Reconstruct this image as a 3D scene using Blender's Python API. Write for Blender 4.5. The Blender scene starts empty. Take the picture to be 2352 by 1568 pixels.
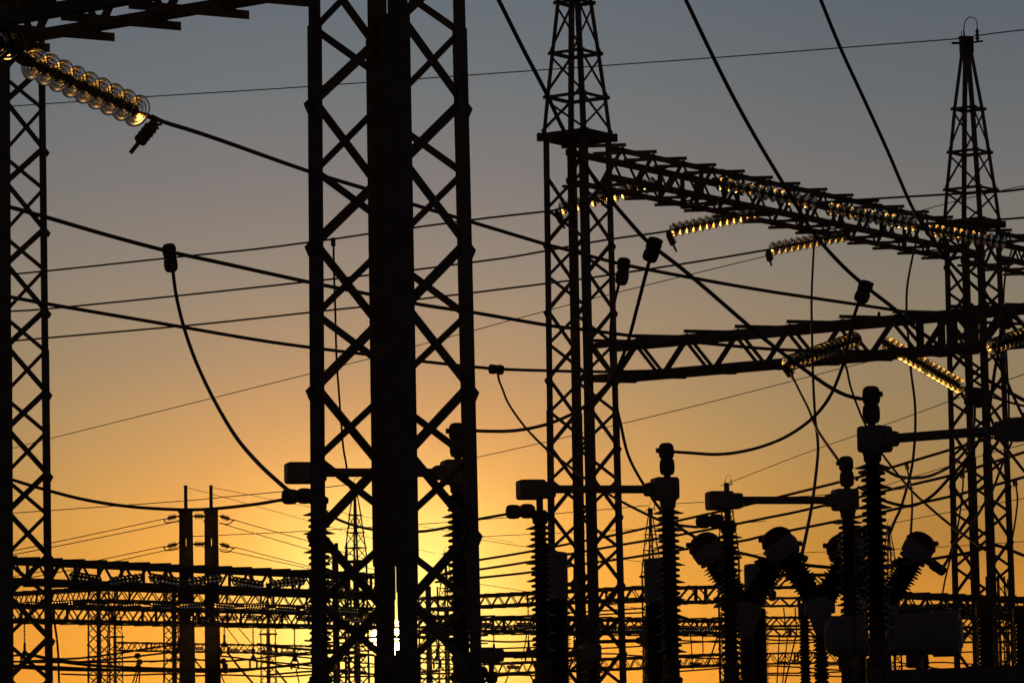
import bpy, math, random
from mathutils import Vector, Matrix

random.seed(7)
SC = bpy.context.scene
COL = SC.collection
R = math.radians

# ------------------------------------------------------------------ camera
CAM = Vector((0, 0, 1.7))
FPX = 9000.0                       # focal length in units of a 2352 px wide frame
PITCH, ROLL = R(6.3), R(1.06)
R0 = Vector((1, 0, 0)); U0 = Vector((0, -math.sin(PITCH), math.cos(PITCH))); FW = Vector((0, math.cos(PITCH), math.sin(PITCH)))
RT = R0 * math.cos(ROLL) - U0 * math.sin(ROLL)
UP = U0 * math.cos(ROLL) + R0 * math.sin(ROLL)
cam = bpy.data.cameras.new('camera'); camo = bpy.data.objects.new('camera', cam); COL.objects.link(camo)
cam.sensor_width = 36; cam.lens = 36 * FPX / 2352; cam.clip_start = 0.5; cam.clip_end = 9000
M = Matrix(((RT.x, UP.x, -FW.x, CAM.x), (RT.y, UP.y, -FW.y, CAM.y), (RT.z, UP.z, -FW.z, CAM.z), (0, 0, 0, 1)))
camo.matrix_world = M
SC.camera = camo


def raydir(u, v):
    return FW * FPX + RT * (u - 1176) - UP * (v - 784)


def P(u, v, d):
    """World point seen at (u, v) of the survey frame, at distance d along the ground from the camera."""
    k = raydir(u, v)
    return CAM + k * (d / k.y)


def X(u, d, v=900):
    return P(u, v, d).x


# ------------------------------------------------------------------ sky and sun
SUN = raydir(895, 1464).normalized()
SUN_EL = math.asin(SUN.z); SUN_AZ = math.atan2(SUN.x, SUN.y)
world = bpy.data.worlds.new('World'); SC.world = world; world.use_nodes = True
nt = world.node_tree; nt.nodes.clear()


def nd(t, **kw):
    n = nt.nodes.new(t)
    for k, v in kw.items():
        setattr(n, k, v)
    return n


def lk(a, b):
    nt.links.new(a, b)


def math_n(op, a, b=None, c=None):
    n = nd('ShaderNodeMath', operation=op)
    for i, s in enumerate((a, b, c)):
        if s is None:
            continue
        if isinstance(s, (int, float)):
            n.inputs[i].default_value = s
        else:
            lk(s, n.inputs[i])
    return n.outputs[0]


def ramp(fac, stops, interp='LINEAR'):
    n = nd('ShaderNodeValToRGB'); cr = n.color_ramp; cr.interpolation = interp
    while len(cr.elements) < len(stops):
        cr.elements.new(0.5)
    for e, (p, c) in zip(cr.elements, stops):
        e.position = p; e.color = (*c, 1)
    lk(fac, n.inputs[0])
    return n.outputs[0]


def lin(r, g, b):
    f = lambda c: (c / 255 / 12.92) if c <= 10 else ((c / 255 + 0.055) / 1.055) ** 2.4
    return (f(r), f(g), f(b))


def mixc(blend, fac, a, b):
    n = nd('ShaderNodeMix', data_type='RGBA', blend_type=blend)
    for s, v in ((n.inputs[0], fac), (n.inputs[6], a), (n.inputs[7], b)):
        if isinstance(v, (int, float)):
            s.default_value = v
        elif isinstance(v, tuple):
            s.default_value = (*v, 1)
        else:
            lk(v, s)
    return n.outputs[2]


tc = nd('ShaderNodeTexCoord')
sep = nd('ShaderNodeSeparateXYZ'); lk(tc.outputs['Generated'], sep.inputs[0])
zc = sep.outputs[2]
zz = lambda y: math.sin(math.atan((1778 - y) / FPX)) / 0.25          # ramp position of a sky height
el = math_n('DIVIDE', zc, 0.25)
# dusk sky towards the sun: dusty orange at the horizon, tan, then slate blue
sky_sun = ramp(el, [(0.0, lin(250, 160, 52)), (zz(1560), lin(255, 168, 54)), (zz(1450), lin(254, 172, 62)), (zz(1280), lin(246, 174, 74)), (zz(1180), lin(238, 173, 84)),
                    (zz(1000), lin(206, 158, 98)), (zz(820), lin(174, 144, 109)), (zz(620), lin(148, 134, 118)),
                    (zz(420), lin(127, 122, 119)), (zz(200), lin(109, 115, 118)), (zz(0), lin(98, 108, 116)), (1.0, lin(86, 96, 109))])
# the same sky away from the sun
sky_far = ramp(el, [(0.0, lin(180, 104, 30)), (zz(1560), lin(212, 133, 40)), (zz(1400), lin(206, 136, 50)), (zz(1280), lin(172, 121, 54)), (zz(1180), lin(166, 124, 66)),
                    (zz(1000), lin(148, 125, 87)), (zz(820), lin(138, 123, 98)), (zz(620), lin(124, 119, 107)),
                    (zz(420), lin(110, 111, 110)), (zz(200), lin(95, 103, 108)), (zz(0), lin(86, 97, 106)), (1.0, lin(78, 88, 99))])
az = nd('ShaderNodeVectorMath', operation='DOT_PRODUCT'); lk(tc.outputs['Generated'], az.inputs[0])
side = Vector((math.cos(SUN_AZ), -math.sin(SUN_AZ), 0)); az.inputs[1].default_value = side
aside = math_n('ABSOLUTE', math_n('ADD', az.outputs['Value'], 0.002))
fside = ramp(math_n('DIVIDE', aside, 0.23), [(0.0, (0, 0, 0)), (0.14, (.05, .05, .05)), (0.3, (.32, .32, .32)), (0.5, (.78, .78, .78)), (0.65, (.97, .97, .97)), (1.0, (1, 1, 1))])
sky = mixc('MIX', fside, sky_sun, sky_far)
# the sky dims over the zenith and towards the east, behind the camera
up_dim = ramp(zc, [(0.0, (1, 1, 1)), (0.25, (1, 1, 1)), (0.6, (.10, .115, .15)), (1.0, (.035, .045, .07))])
sky = mixc('MULTIPLY', 1.0, sky, up_dim)
dt = nd('ShaderNodeVectorMath', operation='DOT_PRODUCT'); lk(tc.outputs['Generated'], dt.inputs[0])
dt.inputs[1].default_value = Vector((SUN.x, SUN.y, 0)).normalized()
east = ramp(math_n('MULTIPLY_ADD', dt.outputs['Value'], 0.5, 0.5), [(0.0, (.066, .105, .165)), (0.45, (.066, .105, .165)), (0.8, (.30, .31, .34)), (0.94, (1, 1, 1))])
sky = mixc('MULTIPLY', 1.0, sky, east)
# aureole and disc of the setting sun
ds = nd('ShaderNodeVectorMath', operation='DISTANCE'); lk(tc.outputs['Generated'], ds.inputs[0]); ds.inputs[1].default_value = SUN
ang = ds.outputs['Value']
glow = ramp(math_n('DIVIDE', ang, 0.062), [(0.0, (1, 1, 1)), (0.2, (.84, .84, .84)), (0.35, (.72, .72, .72)), (0.48, (.50, .50, .50)), (0.58, (.30, .30, .30)), (0.70, (.13, .14, .14)), (0.82, (.04, .04, .04)), (1.0, (0, 0, 0))])
sky = mixc('ADD', 1.0, sky, mixc('MULTIPLY', 1.0, glow, (0.38, 0.68, 0.22)))
wide = ramp(math_n('DIVIDE', ang, 0.10), [(0.0, (.9, .9, .9)), (0.4, (.85, .85, .85)), (0.5, (.72, .72, .72)), (0.6, (.46, .46, .46)), (0.75, (.2, .2, .2)), (1.0, (0, 0, 0))], 'B_SPLINE')
sky = mixc('ADD', 1.0, sky, mixc('MULTIPLY', 1.0, wide, (0.20, 0.036, 0.0)))
disc = ramp(math_n('DIVIDE', ang, 0.0092), [(0.0, (1, 1, 1)), (0.46, (1, 1, 1)), (0.54, (.035, .025, .008)), (1.0, (0, 0, 0))])
sky = mixc('ADD', 1.0, sky, mixc('MULTIPLY', 1.0, disc, (46.0, 22.0, 5.0)))
bg = nd('ShaderNodeBackground'); lk(sky, bg.inputs[0]); bg.inputs[1].default_value = 1.0
# scattered daylight of the whole dome
nis = nd('ShaderNodeTexSky', sky_type='NISHITA'); nis.sun_disc = False
nis.sun_elevation = SUN_EL; nis.sun_rotation = SUN_AZ; nis.dust_density = 3.0
bg2 = nd('ShaderNodeBackground'); lk(nis.outputs[0], bg2.inputs[0]); bg2.inputs[1].default_value = 0.0005
add = nd('ShaderNodeAddShader'); lk(bg.outputs[0], add.inputs[0]); lk(bg2.outputs[0], add.inputs[1])
wo = nd('ShaderNodeOutputWorld'); lk(add.outputs[0], wo.inputs[0])

sl = bpy.data.lights.new('sun', 'SUN'); slo = bpy.data.objects.new('sun', sl); COL.objects.link(slo)
sl.energy = 2.0; sl.angle = R(0.5); sl.color = (1.0, 0.40, 0.065)
slo.rotation_euler = (-SUN).to_track_quat('-Z', 'Y').to_euler()

vs = SC.view_settings
vs.view_transform = 'Standard'; vs.look = 'None'; vs.exposure = 0; vs.gamma = 1; vs.use_curve_mapping = False
SC.cycles.max_bounces = 14; SC.cycles.transmission_bounces = 12; SC.cycles.transparent_max_bounces = 12
SC.cycles.use_denoising = True


# ------------------------------------------------------------------ materials
def mat(name, col, rough=0.6, metal=0.0, spec=0.3, noise=0.0, scale=8.0, trans=0.0, ior=1.5, bump=0.0):
    m = bpy.data.materials.new(name); m.use_nodes = True
    t = m.node_tree; b = t.nodes['Principled BSDF']
    b.inputs['Base Color'].default_value = (*col, 1); b.inputs['Roughness'].default_value = rough
    b.inputs['Metallic'].default_value = metal; b.inputs['Specular IOR Level'].default_value = spec
    b.inputs['Transmission Weight'].default_value = trans; b.inputs['IOR'].default_value = ior
    if noise:
        c = t.nodes.new('ShaderNodeTexCoord'); n = t.nodes.new('ShaderNodeTexNoise'); n.inputs['Scale'].default_value = scale
        n.inputs['Detail'].default_value = 6
        r = t.nodes.new('ShaderNodeValToRGB')
        r.color_ramp.elements[0].position = 0.3; r.color_ramp.elements[1].position = 0.7
        r.color_ramp.elements[0].color = (*[x * (1 - noise) for x in col], 1)
        r.color_ramp.elements[1].color = (*[min(1, x * (1 + noise)) for x in col], 1)
        t.links.new(c.outputs['Object'], n.inputs[0]); t.links.new(n.outputs[0], r.inputs[0]); t.links.new(r.outputs[0], b.inputs['Base Color'])
        if bump:
            bp = t.nodes.new('ShaderNodeBump'); bp.inputs['Strength'].default_value = bump; bp.inputs['Distance'].default_value = 0.02
            t.links.new(n.outputs[0], bp.inputs['Height']); t.links.new(bp.outputs[0], b.inputs['Normal'])
    return m


STEEL = mat('galvanised_steel', (0.20, 0.205, 0.21), 0.8, 0.0, 0.05, 0.25, 6)
STEEL2 = mat('weathered_steel', (0.17, 0.165, 0.16), 0.8, 0.0, 0.05, 0.3, 4)
ALU = mat('dull_aluminium', (0.26, 0.27, 0.28), 0.6, 0.0, 0.25, 0.15, 12)
WIRE = mat('stranded_aluminium', (0.14, 0.14, 0.14), 0.75, 0.0, 0.15, 0.1, 30)
PORC = mat('brown_porcelain', (0.075, 0.04, 0.028), 0.45, 0.0, 0.3, 0.15, 9)
PAINT = mat('grey_blue_paint', (0.27, 0.33, 0.41), 0.65, 0.0, 0.3, 0.08, 5)
REDP = mat('red_oxide_paint', (0.13, 0.025, 0.018), 0.55, 0.0, 0.3, 0.15, 7)
CONC = mat('pole_concrete', (0.15, 0.14, 0.13), 0.9, 0.0, 0.1, 0.2, 3)
GLASS = mat('toughened_glass', (0.90, 0.96, 0.93), 0.015, 0.0, 0.5, trans=1.0, ior=1.5)
def dusty(m, k):
    t = m.node_tree; p = t.nodes['Principled BSDF']; o = t.nodes['Material Output']
    r = t.nodes.new('ShaderNodeBsdfRefraction'); r.inputs['Roughness'].default_value = 0.30; r.inputs['IOR'].default_value = 1.5
    r.inputs['Color'].default_value = (.92, .95, .93, 1)
    x = t.nodes.new('ShaderNodeMixShader'); x.inputs[0].default_value = k
    t.links.new(p.outputs[0], x.inputs[1]); t.links.new(r.outputs[0], x.inputs[2]); t.links.new(x.outputs[0], o.inputs[0])


dusty(GLASS, 0.25)                                             # weathered, dusty glass scatters a little
FGLASS = mat('clean_glass', (0.34, 0.38, 0.34), 0.02, 0.0, 0.5, trans=1.0, ior=1.5)
dusty(FGLASS, 0.10)
BARK = mat('bark', (0.08, 0.055, 0.04), 0.9, 0.0, 0.1, 0.3, 5)
GRAVEL = mat('gravel', (0.13, 0.115, 0.095), 0.95, 0.0, 0.1, 0.45, 3, bump=0.6)

# ------------------------------------------------------------------ mesh tools
OFF = {}


class MB:
    def __init__(s):
        s.v = []; s.f = []

    def add(s, vs_, fs):
        b = len(s.v); s.v += [Vector(x) for x in vs_]; s.f += [tuple(b + i for i in f) for f in fs]

    def prism(s, prof0, prof1):
        n = len(prof0)
        fs = [(i, (i + 1) % n, n + (i + 1) % n, n + i) for i in range(n)]
        fs += [tuple(range(n - 1, -1, -1)), tuple(range(n, 2 * n))]
        s.add(list(prof0) + list(prof1), fs)

    def bar(s, p, q, a, b, wa, wb):
        """Rectangular bar p-q, wa along unit a and wb along unit b, centred."""
        c = [a * (i * wa / 2) + b * (j * wb / 2) for i, j in ((-1, -1), (1, -1), (1, 1), (-1, 1))]
        s.prism([p + x for x in c], [q + x for x in c])

    def flat(s, p, q, n, w, t):
        """Flat bar p-q of width w in the plane with normal n, thickness t."""
        d = (q - p).normalized(); a = n.cross(d).normalized()
        s.bar(p, q, a, n.normalized(), w, t)

    def ang(s, p, q, A, B, w, t):
        """Steel angle: corner line p-q, flanges of width w along A and B."""
        pr = [(0, 0), (w, 0), (w, t), (t, t), (t, w), (0, w)]
        s.prism([p + A * i + B * j for i, j in pr], [q + A * i + B * j for i, j in pr])

    def box(s, c, ax, ay, az_, sx, sy, sz):
        c = Vector(c)
        s.bar(c - ax * sx / 2, c + ax * sx / 2, ay, az_, sy, sz)

    def tube(s, pts, r, n=8, caps=True):
        pts = [Vector(p) for p in pts]; m = len(pts); ring = []
        rr = r if isinstance(r, (list, tuple)) else [r] * m
        t = (pts[1] - pts[0]).normalized()
        a = t.orthogonal().normalized()
        for i in range(m):
            t = (pts[min(i + 1, m - 1)] - pts[max(i - 1, 0)]).normalized()
            a = (a - t * a.dot(t)).normalized(); b = t.cross(a)
            ring.append([pts[i] + (a * math.cos(k * 2 * math.pi / n) + b * math.sin(k * 2 * math.pi / n)) * rr[i] for k in range(n)])
        fs = []
        for i in range(m - 1):
            for k in range(n):
                fs.append((i * n + k, i * n + (k + 1) % n, (i + 1) * n + (k + 1) % n, (i + 1) * n + k))
        if caps:
            fs += [tuple(range(n - 1, -1, -1)), tuple(range((m - 1) * n, m * n))]
        s.add([x for q in ring for x in q], fs)

    def lathe(s, o, axis, prof, n=16, loop=False):
        """Revolve (r, z) pairs about axis through o; loop closes the profile into a ring body."""
        o = Vector(o); axis = Vector(axis).normalized(); a = axis.orthogonal().normalized(); b = axis.cross(a)
        vv = []
        for r, z in prof:
            for k in range(n):
                w = 2 * math.pi * k / n
                vv.append(o + axis * z + (a * math.cos(w) + b * math.sin(w)) * r)
        fs = []; m = len(prof)
        for i in range(m if loop else m - 1):
            j = (i + 1) % m
            for k in range(n):
                fs.append((i * n + k, i * n + (k + 1) % n, j * n + (k + 1) % n, j * n + k))
        if not loop:
            fs += [tuple(range(n - 1, -1, -1)), tuple(range((m - 1) * n, m * n))]
        s.add(vv, fs)

    def build(s, name, m, parent=None, smooth=False):
        off = OFF.get(parent.name, Vector((0, 0, 0))) if parent else Vector((0, 0, 0))
        me = bpy.data.meshes.new(name)
        me.from_pydata([tuple(x - off) for x in s.v], [], s.f)
        me.update()
        import bmesh
        bm = bmesh.new(); bm.from_mesh(me); bmesh.ops.recalc_face_normals(bm, faces=bm.faces); bm.to_mesh(me); bm.free()
        if smooth:
            for p in me.polygons:
                p.use_smooth = True
        for mm in (m if isinstance(m, (list, tuple)) else [m]):
            me.materials.append(mm)
        o = bpy.data.objects.new(name, me); COL.objects.link(o)
        if parent:
            o.parent = parent; OFF[o.name] = off
        return o


def shade(o, deg=35):
    """Smooth shading that keeps edges sharper than deg."""
    me = o.data
    for p in me.polygons:
        p.use_smooth = True
    me.set_sharp_from_angle(angle=R(deg))
    return o


def tag(o, label, cat, group=None, kind=None):
    if label: o['label'] = label
    if cat: o['category'] = cat
    if group: o['group'] = group
    if kind: o['kind'] = kind
    return o


def thing(name, label, cat, loc=(0, 0, 0), group=None):
    o = bpy.data.objects.new(name, None); o.empty_display_size = 0.2; COL.objects.link(o)
    o.location = loc; OFF[o.name] = Vector(loc)
    return tag(o, label, cat, group)


def dup(src, parent=None):
    c = src.copy(); COL.objects.link(c)
    if parent: c.parent = parent
    for ch in list(src.children):
        dup(ch, c)
    return c


def smooth_path(pts, k=6):
    """Catmull-Rom through the points."""
    if len(pts) < 3:
        return pts
    out = []
    e = [pts[0] * 2 - pts[1]] + pts + [pts[-1] * 2 - pts[-2]]
    for i in range(1, len(e) - 2):
        p0, p1, p2, p3 = e[i - 1:i + 3]
        for j in range(k):
            t = j / k
            out.append(0.5 * ((2 * p1) + (p2 - p0) * t + (2 * p0 - 5 * p1 + 4 * p2 - p3) * t * t + (3 * p1 - p0 - 3 * p2 + p3) * t ** 3))
    out.append(pts[-1])
    return out


def path3(pts, d0, d1):
    """Survey points to a 3-D run whose distance goes evenly from d0 to d1."""
    L = [0]
    for a, b in zip(pts, pts[1:]):
        L.append(L[-1] + math.hypot(b[0] - a[0], b[1] - a[1]))
    return [P(p[0], p[1], p[2] if len(p) > 2 else d0 + (d1 - d0) * l / L[-1]) for p, l in zip(pts, L)]


def cable(name, label, pts, d0, d1, r, cat='cable', group=None, n=8, m=None):
    w = path3(pts, d0, d1)
    b = MB(); b.tube(smooth_path(w), r, n)
    o = shade(b.build(name, m or WIRE), 60)
    return tag(o, label, cat, group)


def lump(b, p, q, r, n=14):
    """Rounded clamp half between p and q."""
    p = Vector(p); q = Vector(q); L = (q - p).length
    b.lathe(p, q - p, [(r * .55, 0), (r * .86, L * .06), (r, L * .22), (r * 1.02, L * .55), (r * .95, L * .8), (r * .7, L * .96), (r * .4, L)], n)


# ------------------------------------------------------------------ evening haze
hz = MB(); hz.box((0, 0, 13.5), Vector((1, 0, 0)), Vector((0, 1, 0)), Vector((0, 0, 1)), 6200, 6200, 29)
hm = bpy.data.materials.new('evening_haze'); hm.use_nodes = True
_h = hm.node_tree; _h.nodes.remove(_h.nodes['Principled BSDF'])
_v = _h.nodes.new('ShaderNodeVolumePrincipled'); _v.inputs['Color'].default_value = (.93, .93, .93, 1)
_v.inputs['Density'].default_value = 0.000005; _v.inputs['Anisotropy'].default_value = 0.92
_h.links.new(_v.outputs[0], _h.nodes['Material Output'].inputs['Volume'])
tag(hz.build('haze', hm), 'thin warm evening haze over the yard', 'haze', kind='stuff')

# ------------------------------------------------------------------ ground
g = MB(); S = 3000
g.add([(-S, -S, 0), (S, -S, 0), (S, S, 0), (-S, S, 0)], [(0, 1, 2, 3)])
tag(g.build('ground', GRAVEL), 'flat gravel ground of the substation yard', 'ground', kind='structure')

# ------------------------------------------------------------------ lattice towers
AT = R(10.3)
DIRK = [Vector((math.sin(AT), -math.cos(AT), 0)), Vector((math.cos(AT), math.sin(AT), 0)),
        Vector((-math.sin(AT), math.cos(AT), 0)), Vector((-math.cos(AT), -math.sin(AT), 0))]   # near, right, far, left corner
ZC = 14.17
PEAK = [(14.25, .70), (15.0, .615), (15.88, .50), (16.9, .37), (18.2, .155)]
Z = Vector((0, 0, 1))


def tower(label, x, y, zref, h=.655, zs=8.6, near=False, group='lattice gantry towers', low=False, top=True):
    base = Vector((x, y, 0))
    root = thing('lattice_tower', label, 'tower', base, group)
    rad = lambda z: (1.09 - .0085 * z) / math.sqrt(2)
    cor = lambda k, z: base + DIRK[k % 4] * rad(z) + Z * z
    for k in range(4):
        b = MB()
        A = (DIRK[(k + 1) % 4] - DIRK[k]).normalized(); B = (DIRK[(k - 1) % 4] - DIRK[k]).normalized()
        segs = [(0, zs, .158, .012), (zs - .12, ZC, .138, 0)]
        if near:
            segs = [(0, 2.8, .158, .012), (2.8, 3.05, .119, .012), (3.05, 3.3, .128, .012), (3.3, 3.6, .138, .012), (3.6, zs, .158, .012), (zs - .12, ZC, .128, 0)]
        for z0, z1, w, o in segs:
            b.ang(cor(k, z0) + DIRK[k] * o, cor(k, z1) + DIRK[k] * o, A, B, w, .012)
        # bolt heads at the splice
        if not low:
            for fl in (A, B):
                nrm = DIRK[k] * 1.0
                for i in range(8):
                    z = zs - .55 + i * .14
                    c = cor(k, z) + fl * .085 + DIRK[k] * .012
                    b.box(c - A.cross(Z) * 0, fl, Z, DIRK[k], .022, .022, .05)
        b.build('leg', STEEL, root)
    j0 = int((0.15 - zref) / h) ; j1 = int((ZC - .1 - zref) / h)
    for f in range(4):
        ka, kb = f, (f + 1) % 4
        heavy = f in (0, 2)
        w = .100 if heavy else .066
        fd = (DIRK[kb] - DIRK[ka]).normalized(); nout = (DIRK[ka] + DIRK[kb]).normalized()
        # outer corner = right or left leg of this face
        out, inn = (ka, kb) if ka in (1, 3) else (kb, ka)
        b = MB(); prev = None
        for j in range(j0, j1 + 1):
            z = zref + j * h
            k = out if (j % 2 == 0) == heavy else inn
            sgn = fd if k == ka else -fd
            p = cor(k, z) + sgn * .05 - nout * .016
            if prev is not None:
                a, q = prev, p
                d = (q - a).normalized()
                # the member that runs down to the outer leg oversails it
                if heavy and k != out and True:
                    a = a - d * .03
                if heavy:
                    if k == inn:
                        a = a - d * .125          # a is on the outer leg, below
                b.ang(a, q, nout.cross(d).normalized() * -1, -nout, w / 2, .007)
                b.ang(a, q, nout.cross(d).normalized(), -nout, w / 2, .007)
            prev = p
        b.build('lacing', STEEL, root)
    if not top:
        return root
    # platform collar
    b = MB()
    for f in range(4):
        p, q = DIRK[f], DIRK[(f + 1) % 4]
        e = (q - p).normalized(); nn = (p + q).normalized()
        rr = rad(ZC) + .035
        b.bar(base + p * rr - e * .09 + Z * ZC, base + q * rr + e * .09 + Z * ZC, nn, Z, .07, .15)
    rr = rad(ZC) * .98
    b.prism([base + d * rr + Z * (ZC - .03) for d in DIRK], [base + d * rr + Z * (ZC + .02) for d in DIRK])
    b.build('collar', STEEL2, root)
    # peak
    pc = lambda k, i: base + DIRK[k % 4] * PEAK[i][1] + Z * PEAK[i][0]
    for k in range(4):
        b = MB(); A = (DIRK[(k + 1) % 4] - DIRK[k]).normalized(); B = (DIRK[(k - 1) % 4] - DIRK[k]).normalized()
        for i in range(4):
            b.ang(pc(k, i), pc(k, i + 1), A, B, .088, .010)
        b.build('peak_leg', STEEL, root)
    for i in (1, 2, 3):
        b = MB()
        for f in range(4):
            p, q = pc(f, i), pc(f + 1, i); e = (q - p).normalized(); nn = (DIRK[f] + DIRK[(f + 1) % 4]).normalized()
            b.ang(p - e * .07 + nn * .004, q + e * .07 + nn * .004, Z * -1, -nn, .065, .008)
        b.build('peak_ring', STEEL, root)
    b = MB()
    for i in (0, 1, 2):
        for f in range(4):
            nn = (DIRK[f] + DIRK[(f + 1) % 4]).normalized(); out, inn = (f, f + 1) if f in (1, 3) else (f + 1, f)
            heavy = f in (0, 2)
            p, q = (pc(out, i), pc(inn, i + 1)) if heavy else (pc(out, i + 1), pc(inn, i))
            d = (q - p).normalized()
            b.flat(p + d * (-.06 if heavy else .06) - nn * .02 + Z * (.06 if heavy else -.1), q - nn * .02 - d * .05, nn, .066 if heavy else .045, .008)
    b.build('peak_bracing', STEEL, root)
    b = MB()
    t = base + Z * 18.2
    b.box(t + Z * .16, DIRK[1], DIRK[0], Z, .27, .27, .36)
    b.box(t + Z * .36, DIRK[1], DIRK[0], Z, .34, .2, .03)
    b.box(t + Z * .22 - DIRK[1] * .2, DIRK[1], DIRK[0], Z, .3, .05, .05)
    cap = b.build('top_cap', STEEL2, root)
    b = MB()
    pts = [t + DIRK[1] * (-.06 + .34 * (1 - math.cos(a)) / 2) + Z * (.34 + .5 * math.sin(a) ** .7 + (.0 if a < 1.6 else .22 * (1 - math.sin(a)))) for a in [i * math.pi / 12 for i in range(13)]]
    b.tube(pts, .012, 6)
    b.tube([t + DIRK[1] * -.13 + Z * .34, t + DIRK[1] * -.10 + Z * .5, t + DIRK[1] * -.05 + Z * .52, t + DIRK[1] * -.02 + Z * .34], .01, 6)
    b.build('bonding_loop', WIRE, root)
    b = MB(); o = t + DIRK[1] * .27 + Z * .26
    b.lathe(o, Z, [(.03, 0), (.03, .06), (.075, .07), (.03, .1), (.03, .14), (.075, .15), (.03, .18), (.03, .22), (.06, .23), (.03, .26), (.02, .32)], 10)
    b.tube([o + DIRK[1] * -.12 - Z * .02, o, o + DIRK[1] * .13 + Z * .02], .022, 6)
    b.build('horn_insulator', PORC, root)
    return root


def zat(u, v, d):
    return P(u, v, d).z


T1 = (X(901, 35, 800), 35.0); T2 = (X(1326, 76.5, 320), 76.5); T3 = (X(2235.5, 90, 602), 90.0); T0 = (X(5.5, 62, 416), 62.0)
tower('tall dark lattice tower filling the middle with the sun shining between its legs', *T1, zat(720, 1222, 35), h=.648, zs=zat(710, 66, 35), near=True, top=True)
tower('slender lattice tower with a platform collar, right of the tall middle tower', *T2, zat(1250, 714, 76.5), h=.668, zs=zat(1260, 943, 76.5))
tower('lattice tower at right showing its whole pointed peak and a wire loop on top', *T3, zat(2180, 1113, 90), h=.634, zs=zat(2184, 1046, 90))
tower('lattice tower cut off by the left edge of the picture', *T0, zat(110, 897, 62), h=.652, zs=zat(110, 801, 62))


# ------------------------------------------------------------------ gantry beams
def beam(label, p0, p1, width=.92, height=.69, node=.56, group='lattice gantry beams', hang=(), low=False, cw=.118, phase=0, over=.08, under=None, fs=0.0):
    under = over if under is None else under
    """Box truss; p0-p1 is the middle line of its top face."""
    root = thing('gantry_beam', label, 'beam', p0, group)
    e = (p1 - p0).normalized(); n = Vector((e.y, -e.x, 0)).normalized()
    if n.y > 0: n = -n                               # n points to the camera side
    u = n.cross(e).normalized()
    if u.z < 0: u = -u
    L = (p1 - p0).length; hw = width / 2
    at = lambda t, s, k: p0 + e * t + n * (s * hw) - u * (0 if k else height)
    for s in (1, -1):
        for k in (1, 0):
            b = MB(); b.ang(at(0, s, k), at(L, s, k), n * -s, u * (-1 if k else 1), cw, .012)
            b.build('chord', STEEL, root)
    N = max(2, int(L / node))
    st = L / N
    for s in (1, -1):
        b = MB()
        for i in range(N):
            t0, t1 = i * st, (i + 1) * st
            if s < 0: t0, t1 = t0 + fs, t1 + fs
            if t0 < 0 or t1 > L: continue
            kk = (i + phase) % 2
            p, q = at(t0, s, kk) , at(t1, s, 1 - kk)
            sh = n * (-s * .018)
            p = p + u * (-.03 if kk else .03) + sh; q = q + u * (.03 if kk else -.03) + sh
            w = .07 if kk else .1
            b.flat(p, q, n, w, .012)
        b.build('side_lacing', STEEL, root)
    for k in (1, 0):
        b = MB(); o = u * (.012 if k else -.012)
        for i in range(N):
            t0, t1 = i * st, (i + 1) * st
            s0 = 1 if (i + phase) % 2 else -1
            p, q = at(t0, s0, k) + o, at(t1, -s0, k) + o
            d = (q - p).normalized()
            o2 = u * (.0 if (i % 2) else .012) * (1 if k else -1)
            ov = over if k else under
            vd = (p - CAM); vd.z = 0; flatish = abs(d.dot(vd.normalized())) < .45
            if not flatish: ov = min(ov, .03)
            uu = (u if k else -u) * (1 if flatish and ov > .05 else -1); sd_ = u.cross(d).normalized()
            b.ang(p - d * ov + o2 - sd_ * .03, q + d * ov + o2 - sd_ * .03, sd_, uu, (.062 if cw < .12 else .085) if ov > .05 else .05, .010)
        b.build('top_lacing' if k else 'bottom_lacing', STEEL, root)
    for t in hang:
        b = MB()
        for s in (1, -1):
            b.box(at(t, s, 1) - u * height / 2 + n * (s * .012), e, u, n, .16, height + .02, .014)
        b.box(at(t, 0, 0) - u * .02, e, n, u, .16, width + .1, .012)
        b.build('hanger_plate', STEEL2, root)
    return root


V3 = lambda x, y, z: Vector((x, y, z))
D2 = (Vector((*T3, 0)) - Vector((*T2, 0))).normalized()        # rows of towers run this way
D1 = Vector((D2.y, -D2.x, 0))                                  # and the bays across it
ZB = 14.02


def on_beam_up(u):
    """Parameter and point of the upper right beam seen at column u."""
    k = (u - 1176) / FPX
    t = (k * T2[1] - T2[0]) / (D2.x - k * D2.y)
    return t


c2 = V3(*T2, 0); c1 = V3(*T1, 0); c3 = V3(*T3, 0)
span = (c3 - c2).length
hangs = [on_beam_up(u) for u in (1556, 1608, 1640, 1880, 1975, 2120)]
beam('long lattice beam slanting down from the collared tower to the pointed tower at right', c2 + D2 * .3 + Z * ZB, c2 + D2 * (span - .3) + Z * ZB, hang=hangs, width=.98)
beam('short end of lattice beam leaving the right tower past the picture edge', c3 + D2 * .3 + Z * ZB, c3 + D2 * (.3 + 13) + Z * ZB, width=.98)
ZL = 10.02
blo = beam('heavy lower lattice beam rising to the right edge from the collared tower', c2 + D1 * .42 + Z * ZL, c2 + D1 * 17.0 + Z * ZL, height=.74, node=.565, hang=(7.35, 8.05, 12), width=.8, phase=1, under=0, fs=-.53)
b = MB()
for i in range(14):
    o = c2 + D1 * (1.35 + i * 1.13) + Vector((-D1.y, D1.x, 0)) * -.4 + Z * (ZL - .745)
    b.lathe(o, -Z, [(.022, 0), (.03, .015), (.012, .07), (.004, .11)], 6); b.lathe(o + D1 * -.07, -Z, [(.028, 0), (.028, .035), (.014, .05)], 6)
b.build('bolt', STEEL2, blo)
b = MB()
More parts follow.
